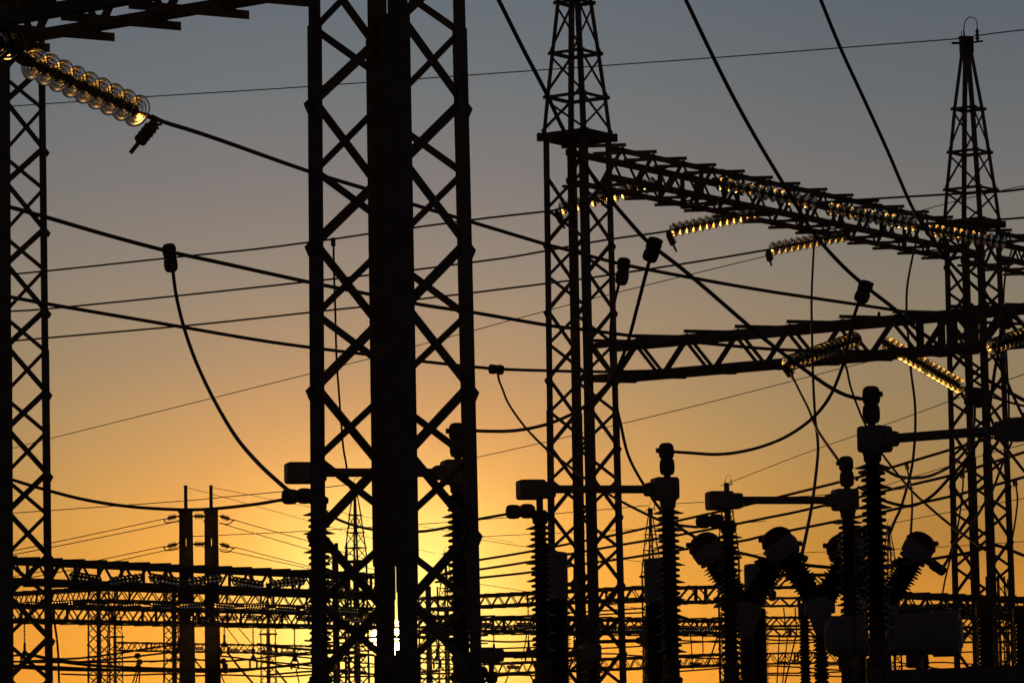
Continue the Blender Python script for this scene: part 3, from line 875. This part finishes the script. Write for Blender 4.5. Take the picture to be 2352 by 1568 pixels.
# ------------------------------------------------------------------ horizontal tank
pt = P(2050, 1460, 39.5)
root = thing('horizontal_tank', 'large pale blue grey horizontal tank behind the tallest post', 'tank', (pt.x, pt.y, 0))
b = MB(); ax = V3(1, -.22, 0).normalized(); k = 39.5 / FPX
tz = P(2050, 1458, 39.5).z
b0 = V3(pt.x, pt.y, tz) - ax * (155 * k)
b.lathe(b0, ax, [(.10, 0), (.15, .02), (.19, .07), (.205, .12), (.205, .45), (.214, .455), (.214, .49), (.205, .495), (.205, .98), (.22, .985), (.22, 1.02), (.205, 1.03), (.205, 1.08)], 32)
shade(b.build('shell', PAINT, root), 40)
b = MB(); b.lathe(b0, ax, [(.215, 1.08), (.228, 1.09), (.228, 1.34), (.215, 1.36), (.15, 1.365), (.145, 1.38), (.05, 1.385)], 32); shade(b.build('end_drum', PAINT, root), 40)
b = MB()
for t in (.3, .68):
    b.lathe(b0, ax, [(.207, t), (.216, t + .004), (.216, t + .026), (.207, t + .03)], 32)
b.build('band', STEEL2, root)
for t in (.22, .9):
    c = b0 + ax * t
    b = MB(); b.box(V3(c.x, c.y, tz - .25), ax, V3(-ax.y, ax.x, 0), Z, .14, .36, .16); b.box(V3(c.x, c.y, (tz - .35) / 2), ax, V3(-ax.y, ax.x, 0), Z, .12, .12, tz - .35)
    b.build('saddle', STEEL2, root)
b = MB(); c = b0 + ax * .62
b.lathe(V3(c.x, c.y, tz + .19), Z, [(.09, 0), (.09, .05), (.11, .055), (.11, .075), (.04, .08)], 16); shade(b.build('top_flange', PAINT, root), 40)
b = MB(); b.lathe(V3(c.x, c.y, tz - .1) + V3(0, -.16, 0), V3(0, -1, 0), [(.06, 0), (.06, .06), (.075, .065), (.075, .08)], 14)
shade(b.build('inspection_flange', PAINT, root), 40)

# steel frame low at right
pf = P(2190, 1560, 37)
root = thing('steel_frame', 'dark steel support frame along the bottom right corner', 'frame', (pf.x, pf.y, 0))
b = MB(); b.bar(P(2060, 1583, 37), P(2420, 1581, 36.4), YY, Z, .3, .15); b.build('top_rail', STEEL2, root)
for u in (2085, 2250, 2390):
    p = P(u, 1592, 37)
    b = MB(); b.box(V3(p.x, p.y, p.z / 2 - .02), XX, YY, Z, .14, .14, p.z - .04); b.build('leg', STEEL2, root)


# ------------------------------------------------------------------ single post insulators
def make_post(label, top_z, base_z, core, big, small, pitch):
    root = thing('post_insulator_stack', label, 'insulator', (0, 0, 0), 'single post insulators')
    b = MB(); sheds(b, V3(0, 0, top_z - .1), V3(0, 0, base_z), core, big, small, pitch); shade(b.build('porcelain_body', PORC, root), 50)
    b = MB(); b.lathe(V3(0, 0, top_z - .12), Z, [(core * 1.2, 0), (core * 1.5, .02), (core * 1.5, .16), (core, .2)], 12); shade(b.build('top_cap', STEEL2, root), 40)
    b = MB(); b.box(V3(0, 0, base_z / 2), XX, YY, Z, .16, .16, base_z); b.build('support_column', STEEL, root)
    return root


for lab, u, v, d, core, big, small in (('post insulator between the middle breaker column and its left head', 1846, 1397, 55, .055, .10, .075),
                                       ('post insulator standing between the right tower legs', 2262, 1392, 48, .075, .145, .11),
                                       ('post insulator at the bottom right corner beside the right edge', 2347, 1405, 48, .075, .145, .11),
                                       ('short leaning post insulator under the end of the pale tank', 2180, 1500, 44, .05, .10, .08)):
    p = P(u, v, d)
    o = make_post(lab, p.z, 1.9, core, big, small, .15)
    o.location = (p.x, p.y, 0)
    if u == 2180: o.rotation_euler = (0, R(-6), 0)

# ------------------------------------------------------------------ far twin poles
def monopole(label, u, d):
    p = P(u, 1115, d)
    root = thing('line_pole', label, 'pole', (p.x, p.y, 0), 'twin poles far left')
    k = d / FPX; zt = P(u, 1167, d).z; zb = 0
    w0, w1 = 14.6 * k, 20 * k
    cx = p.x; y = p.y
    zs = [P(u, v, d).z for v in (1236, 1254)]
    b = MB()
    def sec(z): 
        f = (zt - z) / zt
        return w0 + (w1 - w0) * f
    g_ = 1.5 * k
    for s in (-1, 1):
        b.prism([V3(cx + s * g_, y - .25, zs[0]), V3(cx + s * sec(zs[0]), y - .25, zs[0]), V3(cx + s * sec(zs[0]), y + .25, zs[0]), V3(cx + s * g_, y + .25, zs[0])],
                [V3(cx + s * g_, y - .25, zs[1]), V3(cx + s * sec(zs[1]), y - .25, zs[1]), V3(cx + s * sec(zs[1]), y + .25, zs[1]), V3(cx + s * g_, y + .25, zs[1])])
    for z0, z1 in ((0, zs[1]), (zs[0], zt)):
        b.prism([V3(cx - sec(z0), y - .25, z0), V3(cx + sec(z0), y - .25, z0), V3(cx + sec(z0), y + .25, z0), V3(cx - sec(z0), y + .25, z0)],
                [V3(cx - sec(z1), y - .25, z1), V3(cx + sec(z1), y - .25, z1), V3(cx + sec(z1), y + .25, z1), V3(cx - sec(z1), y + .25, z1)])
    b.build('shaft', CONC, root)
    b = MB(); b.box(V3(cx, y, (zt + p.z) / 2), XX, YY, Z, 7.6 * k, .12, p.z - zt); b.box(V3(cx, y, p.z), XX, YY, Z, 10 * k, .16, 1.5 * k); b.build('earth_peak', STEEL2, root)
    b = MB()
    for v in (1176, 1186, 1196, 1246, 1256):
        for s in (-1, 1):
            b.box(V3(cx + s * 15 * k, y - .27, P(u, v, d).z), XX, YY, Z, 4 * k, .08, 4 * k)
    b.build('cross_arm_bracket', STEEL2, root)
    return root


DP = 200
monopole('left one of the two slotted poles far behind, thin peak on top', 426.3, DP)
monopole('right one of the two slotted poles far behind, thin peak on top', 484.5, DP)


def pole_ins(label, a, b_, c):
    b = MB(); A = P(*a, DP - .4); B = P(*b_, DP - .4); d = B - A; L = d.length
    prof = [(.02, 0)]
    for i in range(6):
        z = L * (.2 + i * .11); prof += [(.06, z), (.15, z + .02), (.15, z + .04), (.06, z + .06)]
    prof.append((.02, L)); b.lathe(A, d, prof, 8)
    b.tube([B, P(*c, DP - .4)], .03, 5)
    tag(b.build('strain_insulator', PORC), label, 'insulator', 'small strain insulators on the twin poles')


for i, v in enumerate((1184, 1248)):
    nm = 'upper' if i == 0 else 'lower'
    pole_ins(f'small {nm} strain insulator left of the twin poles', (410, v), (382, v + 7), (375, v + 9))
    pole_ins(f'small {nm} strain insulator between the twin poles', (442, v + 1), (472, v + 1), (476, v + 1))
    pole_ins(f'small {nm} strain insulator right of the twin poles', (503, v), (530, v + 8), (540, v + 11))
    jumper(f'tiny {nm} jumper loop right of the twin poles', [(538, v + 8), (532, v + 14), (525, v + 19), (515, v + 19), (505, v + 16)], DP, DP, .03, group='tiny loops on the twin poles', n=5)
    jumper(f'tiny {nm} jumper loop left of the twin poles', [(377, v + 8), (380, v + 15), (392, v + 15), (410, v + 12)], DP, DP, .03, group='tiny loops on the twin poles', n=5)
PW = 'line wires of the twin poles'
wire('line wire left of the twin poles, highest', [(-20, 1275), (27, 1265), (200, 1229), (377, 1191)], 170, DP, 2.0, PW)
wire('line wire left of the twin poles, second', [(-20, 1284), (27, 1274), (200, 1240), (408, 1197)], 170, DP, 2.0, PW)
wire('line wire left of the twin poles, third', [(-20, 1332), (100, 1311), (230, 1285), (377, 1254)], 170, DP, 2.0, PW)
wire('line wire left of the twin poles, lowest', [(-20, 1342), (100, 1320), (257, 1290), (408, 1257)], 170, DP, 2.0, PW)
wire('line wire right of the twin poles, highest', [(540, 1194), (620, 1217), (704, 1241), (860, 1290)], DP, 230, 1.9, PW)
wire('line wire right of the twin poles, second', [(503, 1200), (600, 1229), (702, 1259), (860, 1308)], DP, 230, 1.9, PW)
wire('line wire right of the twin poles, third', [(540, 1256), (620, 1277), (702, 1298), (860, 1340)], DP, 230, 1.9, PW)
wire('line wire right of the twin poles, lowest', [(503, 1260), (600, 1281), (700, 1303), (860, 1340)], DP, 230, 1.9, PW)
wire('faint earth wire from the left pole peak', [(430, 1119), (520, 1143), (690, 1190), (840, 1232), (1000, 1270)], DP, 260, 1.2, PW)
wire('faint earth wire from the right pole peak', [(488, 1119), (560, 1133), (625, 1147), (720, 1165), (860, 1190), (1000, 1214), (1180, 1245)], DP, 260, 1.2, PW)
wire('thin wire from the left tower to the distant peak inside the tall tower', [(-20, 1182), (40, 1177), (253, 1162), (430, 1149), (588, 1134), (718, 1122), (812, 1111)], 240, 228, 2.0, PW)
wire('thin wire passing behind the twin poles and the tall tower', [(442, 1231), (560, 1226), (702, 1219), (865, 1209), (1041, 1198), (1150, 1189), (1260, 1180), (1371, 1171), (1488, 1160)], 250, 252, 1.8, PW)
wire('thin wire between two distant tower peaks behind the second switch', [(1503, 1159), (1590, 1154), (1654, 1151), (1764, 1144), (1954, 1132), (2100, 1120)], 252, 240, 1.7, PW)
wire('faint wire low behind the second switch', [(1100, 1232), (1180, 1228), (1300, 1223), (1420, 1217), (1600, 1208), (1760, 1196)], 260, 250, 1.5, PW)
wire('faint wire under the middle breaker heads', [(1690, 1275), (1780, 1271), (1960, 1264), (2100, 1258)], 260, 250, 1.4, PW)
wire('faint wire descending behind the right post of the first switch', [(1040, 1225), (1110, 1240), (1300, 1268), (1480, 1290)], 260, 270, 1.2, PW)
wire('faint wire descending under the medium wires', [(1100, 1340), (1200, 1356), (1330, 1378), (1500, 1400)], 260, 270, 1.3, PW)

# ------------------------------------------------------------------ far towers
FT = [('distant tower seen inside the tall tower left half, peak just under the switch tube', 816, 228, 1200),
      ('distant tower seen inside the tall tower right half with a small peak', 1024, 298, 1300),
      ('distant tower with twin horn insulators left of the second switch right post', 1494, 252, 1200),
      ('distant tower standing behind the third switch left head', 1671, 231, 1200),
      ('distant tower whose peak shows right of the tallest post', 2042, 275, 1250),
      ('distant tower low left, its collar below the stacked beams', 264, 340, 1470),
      ('distant tower low between the twin poles and the tall tower', 616, 340, 1470),
      ('distant tower at far right seen through the right tower legs', 2317, 358, 1330)]
ft0 = None
for lab, u, d, v in FT:
    if ft0 is None:
        ft0 = tower(lab, 0, 0, 1.0, low=True, group='distant lattice towers'); o = ft0
    else:
        o = dup(ft0); o['label'] = lab
    o.location = (X(u, d, v), d, 0)
tower('distant tower without a peak at lower left carrying the stacked beams', X(227, 245, 1450), 245, 1.1, low=True, top=False, group='distant lattice towers')
for lab, u, d in (('distant bare tower hidden partly by the left pole', 400, 250), ('distant bare tower among beams at the right edge', 2290, 260), ('distant bare tower just left of the tall tower column near the sun', 772, 210), ('distant bare tower inside the tall tower right half below the small peak', 985, 260)):
    o = tower(lab, X(u, d, 1450), d, 1.1, low=True, top=False, group='distant lattice towers')


# ------------------------------------------------------------------ far beams
def fbeam(label, u0, v0, u1, v1, hpx, d0, d1, node=.56, hang=4, phase=0, width=.92):
    p0, p1 = P(u0, v0, d0), P(u1, v1, d1)
    h = hpx * (d0 + d1) / 2 / FPX
    L = (p1 - p0).length
    return beam(label, p0, p1, width=width, height=h, node=node, group='distant gantry beams', hang=[L * (i + .5) / hang for i in range(hang)], phase=phase, cw=.12, over=.1)


fbeam('highest distant beam at left, running behind the twin poles to the tall tower', -20, 1284, 870, 1324, 47, 122, 140, hang=9)
fbeam('distant beam at lower left with clear zigzag bracing, under the highest one', -20, 1366, 230, 1351, 28, 215, 205, hang=1, phase=1)
fbeam('distant beam lowest of the stack at left', -20, 1389, 860, 1409, 34, 177, 195, hang=9)
fbeam('distant beam right of the twin poles, second in the stack', 225, 1350, 870, 1372, 29, 205, 222, hang=6, phase=1)
fbeam('small distant beam level with the collars of the low left towers', 268, 1473, 700, 1481, 21, 325, 335, hang=3)
fbeam('distant beam behind the first switch right post, zigzag bracing', 970, 1374, 1500, 1347, 27, 230, 215, hang=3)
fbeam('distant beam glinting with glass right of the sun', 960, 1416, 1670, 1424, 33, 185, 195, hang=6)
fbeam('distant low beam under the glinting one', 1110, 1524, 1670, 1501, 25, 300, 280, hang=2)
fbeam('distant beam inside the tall tower right half, low', 780, 1440, 1000, 1437, 26, 240, 240, hang=2)
fbeam('distant beam behind the left breaker head', 1500, 1348, 1720, 1342, 40, 160, 158, hang=3)
fbeam('distant beam under the middle breaker heads', 1720, 1318, 1990, 1316, 34, 180, 178, hang=3)
fbeam('distant beam left of the middle breaker column, upper', 1640, 1372, 1900, 1370, 22, 250, 250, hang=2)
fbeam('distant beam left of the middle breaker column, middle', 1640, 1417, 1990, 1413, 24, 240, 236, hang=2)
fbeam('distant beam left of the middle breaker column, lower', 1640, 1441, 1990, 1443, 20, 270, 270, hang=3)
fbeam('distant low beam behind the breaker columns', 1650, 1500, 2010, 1494, 27, 300, 296, hang=3)
fbeam('distant beam behind the right tower legs', 1960, 1362, 2420, 1379, 36, 140, 150, hang=5)
fbeam('distant lower beam behind the right tower legs', 2000, 1412, 2420, 1420, 26, 220, 224, hang=4)
fbeam('distant lowest beam at the right edge', 2200, 1452, 2420, 1450, 24, 260, 260, hang=2)

# ------------------------------------------------------------------ far glass strings: one mesh each
def far_string(label, group, p, q, count=9, r=.15):
    b = MB(); ax = q - p; L = ax.length; ax.normalize(); g_ = L / (count + 1)
    prof = [(.02, -.02), (.055, .02), (.1, .01), (r, -.012), (r * .97, -.022), (.1, -.012), (.06, -.03), (.03, -.03)]
    fi = []
    for i in range(count):
        b.lathe(p + ax * g_ * (i + 1), -ax, prof, 12)
    ng = len(b.f)
    b.tube([p, q], .035, 6)
    o = b.build('insulator_string', [FGLASS, STEEL2])
    for i, pl in enumerate(o.data.polygons):
        pl.use_smooth = True
        if i >= ng: pl.material_index = 1
    return tag(o, label, 'insulator', group)


random.seed(11)
for (grp, lab, u0, u1, v0, v1, d, cnt, sl) in (
        ('glass strings on the highest distant beam', 'small glass string glinting along the highest distant beam at left', 150, 800, 1322, 1340, 126, 7, .12),
        ('glass strings in the stacked beams', 'small glass string tucked into the stacked distant beams at lower left', 40, 840, 1384, 1396, 185, 11, .06),
        ('glass strings on the lowest stacked beam', 'small glass string along the lowest stacked beam near the sun', 430, 850, 1415, 1424, 190, 7, .05),
        ('glass strings on the glinting beam', 'small golden glass string on the glinting beam right of the sun', 990, 1640, 1434, 1444, 186, 14, .03),
        ('glass strings on the small low beam', 'tiny glass string along the small low beam by the twin poles', 430, 680, 1489, 1494, 325, 6, .03),
        ('glass strings on the low right beams', 'tiny glass string along the low beams behind the breaker columns', 1130, 1960, 1533, 1520, 290, 8, .03),
        ('glass strings behind the right tower', 'small glass string on the beam behind the right tower legs', 1990, 2330, 1392, 1396, 144, 7, .05)):
    for i in range(cnt):
        f = (i + .5) / cnt
        u = u0 + (u1 - u0) * f + random.uniform(-6, 6); v = v0 + (v1 - v0) * f + random.uniform(-2, 5)
        w = 1.15 * FPX / d
        dd = d + random.choice((-1.1, 1.3))
        if i % 2:
            far_string(lab, grp, P(u - w / 2, v + sl * w * .5, dd), P(u + w / 2, v - sl * w * .5, dd + 1), 8)
        else:
            far_string(lab, grp, P(u - w * .45, v - sl * w * .6, dd), P(u + w * .45, v + sl * w * .6, dd - 1), 8)


# ------------------------------------------------------------------ suspended posts with yokes
def hanger(label, u, v0, v1, d, w=9):
    k = d / FPX; p = P(u, v0, d); q = P(u + (v1 - v0) * .012, v1, d)
    root = thing('suspension_insulator', label, 'insulator', p, 'long suspension insulators under the distant beams')
    b = MB(); ax = q - p; L = ax.length; prof = [(.03, 0)]
    nn = int(L / .11)
    for i in range(nn):
        z = L * .06 + i * L * .88 / nn
        r_ = (3.6 if i % 2 == 0 else 2.6) * k
        prof += [(.9 * k, z), (r_, z + .03), (r_ * .9, z + .042), (.9 * k, z + .05)]
    prof.append((.03, L)); b.lathe(p, ax, prof, 10); b.build('shed_rod', PORC, root)
    b = MB(); s = w * k
    b.tube([q, q - Z * .35], .06, 6)
    c = q - Z * .35
    b.prism([c + V3(-.08, -.05, 0), c + V3(-s, -.05, -.25), c + V3(s, -.05, -.25), c + V3(.08, -.05, 0)], [c + V3(-.08, .05, 0), c + V3(-s, .05, -.25), c + V3(s, .05, -.25), c + V3(.08, .05, 0)])
    b.tube([c + V3(s * .9, 0, -.25), c + V3(s * .85, 0, -.62)], .05, 6); b.tube([c + V3(-s * .9, 0, -.25), c + V3(-s * .85, 0, -.62)], .05, 6)
    b.build('yoke', STEEL2, root)
    return root


for lab, u, a, c_, d in (('suspension insulator with yoke inside the left tower bracing', 56, 1424, 1475, 178), ('suspension insulator with yoke just right of the twin poles', 515, 1434, 1456, 186),
                         ('suspension insulator with yoke left of the low distant tower', 581, 1436, 1488, 187), ('suspension insulator with yoke beside the tall tower left insulator', 676, 1436, 1490, 189),
                         ('suspension insulator with yoke left of the second switch left post', 1213, 1388, 1470, 190), ('suspension insulator with yoke between the collared tower legs', 1319, 1452, 1468, 190),
                         ('suspension insulator with yoke beside the left pole', 409, 1405, 1470, 182),
                         ('suspension insulator with yoke inside the tall tower left half', 748, 1432, 1492, 190), ('suspension insulator with yoke right of the tall tower column', 1003, 1430, 1488, 190),
                         ('suspension insulator with yoke just right of the tall tower', 1134, 1450, 1478, 190)):
    hanger(lab, u, a, c_, d)

# ------------------------------------------------------------------ low bus cables
LB = 'bundled low bus cables at lower left'
LOW = [[(-20, 1509), (27, 1505), (75, 1503), (119, 1511), (175, 1511), (230, 1505), (300, 1495), (368, 1484), (430, 1478)],
       [(-20, 1517), (119, 1520), (200, 1518), (280, 1510), (368, 1500), (440, 1492)],
       [(-20, 1522), (119, 1515), (200, 1520), (300, 1518), (368, 1517), (450, 1512)],
       [(60, 1500), (119, 1514), (180, 1524), (260, 1530), (345, 1534), (440, 1536), (560, 1536)],
       [(-20, 1526), (119, 1531), (200, 1535), (300, 1539), (368, 1540), (520, 1541), (600, 1534)],
       [(20, 1530), (119, 1536), (230, 1538), (368, 1536), (560, 1536), (640, 1530), (712, 1522), (840, 1505)],
       [(345, 1519), (420, 1513), (520, 1517), (600, 1510), (712, 1497), (860, 1480)],
       [(480, 1503), (540, 1509), (600, 1517), (712, 1528), (860, 1548)],
       [(590, 1478), (660, 1487), (712, 1491), (860, 1504)],
       [(590, 1500), (650, 1504), (712, 1510), (860, 1524)],
       [(505, 1520), (560, 1514), (620, 1522), (700, 1534), (840, 1542)]]
LN = ['first', 'second', 'third', 'fourth', 'fifth', 'sixth', 'seventh', 'eighth', 'ninth', 'tenth', 'eleventh']
for i, pts in enumerate(LOW):
    cable('bus_cable', 'sagging bus cable in the low bundle behind the left tower and twin poles', pts, 205 + 6 * i, 215 + 5 * i, .055 if i not in (3, 4, 5, 8) else .085, 'cable', LB, 6)
RB = 'low bus cables at lower right'
for i, pts in enumerate([[(1104, 1420), (1230, 1412), (1380, 1402), (1480, 1396)], [(1104, 1424), (1230, 1420), (1390, 1410), (1480, 1406)], [(1380, 1388), (1430, 1384), (1500, 1380)],
                         [(1104, 1490), (1230, 1486), (1380, 1488), (1660, 1470)], [(1180, 1510), (1380, 1500), (1480, 1506), (1660, 1512)], [(1660, 1532), (1764, 1528), (1900, 1536), (2050, 1548)],
                         [(1660, 1541), (1764, 1545), (1900, 1543), (2050, 1535)], [(1660, 1550), (1764, 1549), (1900, 1552), (2050, 1556)], [(1500, 1545), (1600, 1538), (1700, 1530)],
                         [(1740, 1466), (1800, 1470), (1900, 1468), (1990, 1472)], [(1740, 1478), (1800, 1476), (1900, 1474), (1990, 1478)], [(1560, 1470), (1650, 1474), (1740, 1480)],
                         [(2060, 1530), (2150, 1520), (2250, 1524), (2352, 1512)], [(2060, 1520), (2160, 1535), (2260, 1540), (2360, 1530)], [(2160, 1500), (2240, 1496), (2360, 1498)],
                         [(960, 1480), (1000, 1482), (1120, 1476)], [(960, 1500), (1040, 1496), (1140, 1500)], [(760, 1540), (860, 1530), (1000, 1538), (1110, 1530)], [(960, 1520), (1040, 1524), (1130, 1518)]]):
    cable('bus_cable', 'thin bus cable low behind the switches and breakers', pts, 250 + 3 * i, 255 + 3 * i, .055, 'cable', RB, 6)
for i, pts in enumerate([[(560, 1497), (680, 1503), (800, 1496), (900, 1489)], [(620, 1548), (740, 1540), (860, 1547), (1010, 1540)], [(700, 1470), (800, 1476), (930, 1470)], [(740, 1556), (860, 1552), (1000, 1558), (1120, 1550)],
                         [(940, 1462), (1010, 1466), (1120, 1458)], [(950, 1510), (1030, 1514), (1130, 1506)], [(950, 1548), (1040, 1545), (1150, 1549)], [(1100, 1556), (1180, 1549), (1260, 1552)], [(1100, 1470), (1180, 1473), (1270, 1467)],
                         [(420, 1552), (520, 1549), (640, 1553), (720, 1548)], [(140, 1547), (260, 1550), (400, 1546)], [(1100, 1440), (1190, 1444), (1280, 1438)]]):
    cable('bus_cable', 'thin bus cable crossing low in front of the sunset glow', pts, 230 + 4 * i, 234 + 4 * i, .06, 'cable', 'low bus cables around the sun', 6)
DG = 'thin stays and droppers among the distant beams'
for i, (pts, d, r) in enumerate([([(125, 1426), (131, 1470), (134, 1512), (136, 1580)], 100, .03), ([(525, 1500), (552, 1535), (592, 1580)], 210, .06), ([(448, 1516), (473, 1545), (500, 1580)], 215, .05),
                          ([(632, 1535), (668, 1580)], 220, .06), ([(517, 1436), (550, 1479)], 240, .03), ([(545, 1438), (580, 1479)], 240, .03), ([(300, 1580), (314, 1540)], 205, .04), ([(308, 1580), (319, 1540)], 205, .04),
                          ([(318, 1580), (322, 1540)], 205, .04), ([(1210, 1450), (1206, 1480), (1198, 1515)], 220, .035), ([(1480, 1440), (1484, 1470), (1492, 1530)], 240, .035), ([(1614, 1458), (1615, 1505)], 230, .035),
                          ([(1650, 1455), (1625, 1530)], 230, .05), ([(1586, 1456), (1592, 1540)], 230, .035), ([(1800, 1395), (1805, 1450)], 240, .04), ([(1826, 1395), (1830, 1450)], 240, .04),
                          ([(1790, 1460), (1784, 1580)], 240, .04), ([(1810, 1450), (1796, 1580)], 240, .04), ([(1830, 1450), (1812, 1530), (1800, 1580)], 240, .05), ([(1850, 1470), (1858, 1530)], 240, .035),
                          ([(680, 1535), (690, 1580)], 230, .04), ([(505, 1540), (520, 1580)], 230, .04), ([(1170, 1545), (1155, 1580)], 240, .04), ([(1215, 1545), (1235, 1580)], 240, .05)]):
    cable('dropper_wire', 'thin dropper hanging among the distant beams and bus cables', pts, d, d, r, 'wire', DG, 6)

# clamp cluster on the low bus at left
b = MB()
for u, v in ((316, 1506), (320, 1520), (317, 1532)):
    b.lathe(P(u, v + 6, 205), Z, [(.05, 0), (.16, .06), (.17, .2), (.1, .3)], 8)
tag(b.build('clamp_cluster', STEEL2), 'cluster of dark clamps on the low bus cables right of the low left towers', 'clamp', None)
b = MB()
for u, v in ((513, 1519), (517, 1530), (519, 1540)):
    b.lathe(P(u, v + 6, 212), Z, [(.05, 0), (.14, .06), (.16, .24), (.08, .34)], 8)
tag(b.build('clamp_cluster', STEEL2), 'cluster of dark clamps on the low bus cables beside the right pole', 'clamp', None)

# ------------------------------------------------------------------ bare tree on the horizon
pt = P(992, 1560, 320)
root = thing('bare_tree', 'tiny bare tree crown at the bottom edge right of the sun', 'tree', (pt.x, pt.y, 0))
random.seed(3)
b = MB(); b.tube([V3(pt.x, pt.y, 0), V3(pt.x + .1, pt.y, 2.5), V3(pt.x, pt.y, 4.2)], [.22, .17, .12], 7); b.build('trunk', BARK, root)
b = MB()


def twig(p, d, L, r, n):
    q = p + d * L
    b.tube([p, q], [r, r * .6], 4, False)
    if n:
        for _ in range(3):
            a = (d + V3(random.uniform(-.7, .7), random.uniform(-.7, .7), random.uniform(-.25, .55))).normalized()
            twig(p + d * L * random.uniform(.55, 1), a, L * random.uniform(.6, .8), r * .6, n - 1)


for i in range(6):
    a = i * 1.05
    twig(V3(pt.x, pt.y, 3.2 + .18 * i), V3(math.cos(a) * .6, math.sin(a) * .6, .8).normalized(), 1.7, .07, 4)
b.build('crown', BARK, root)
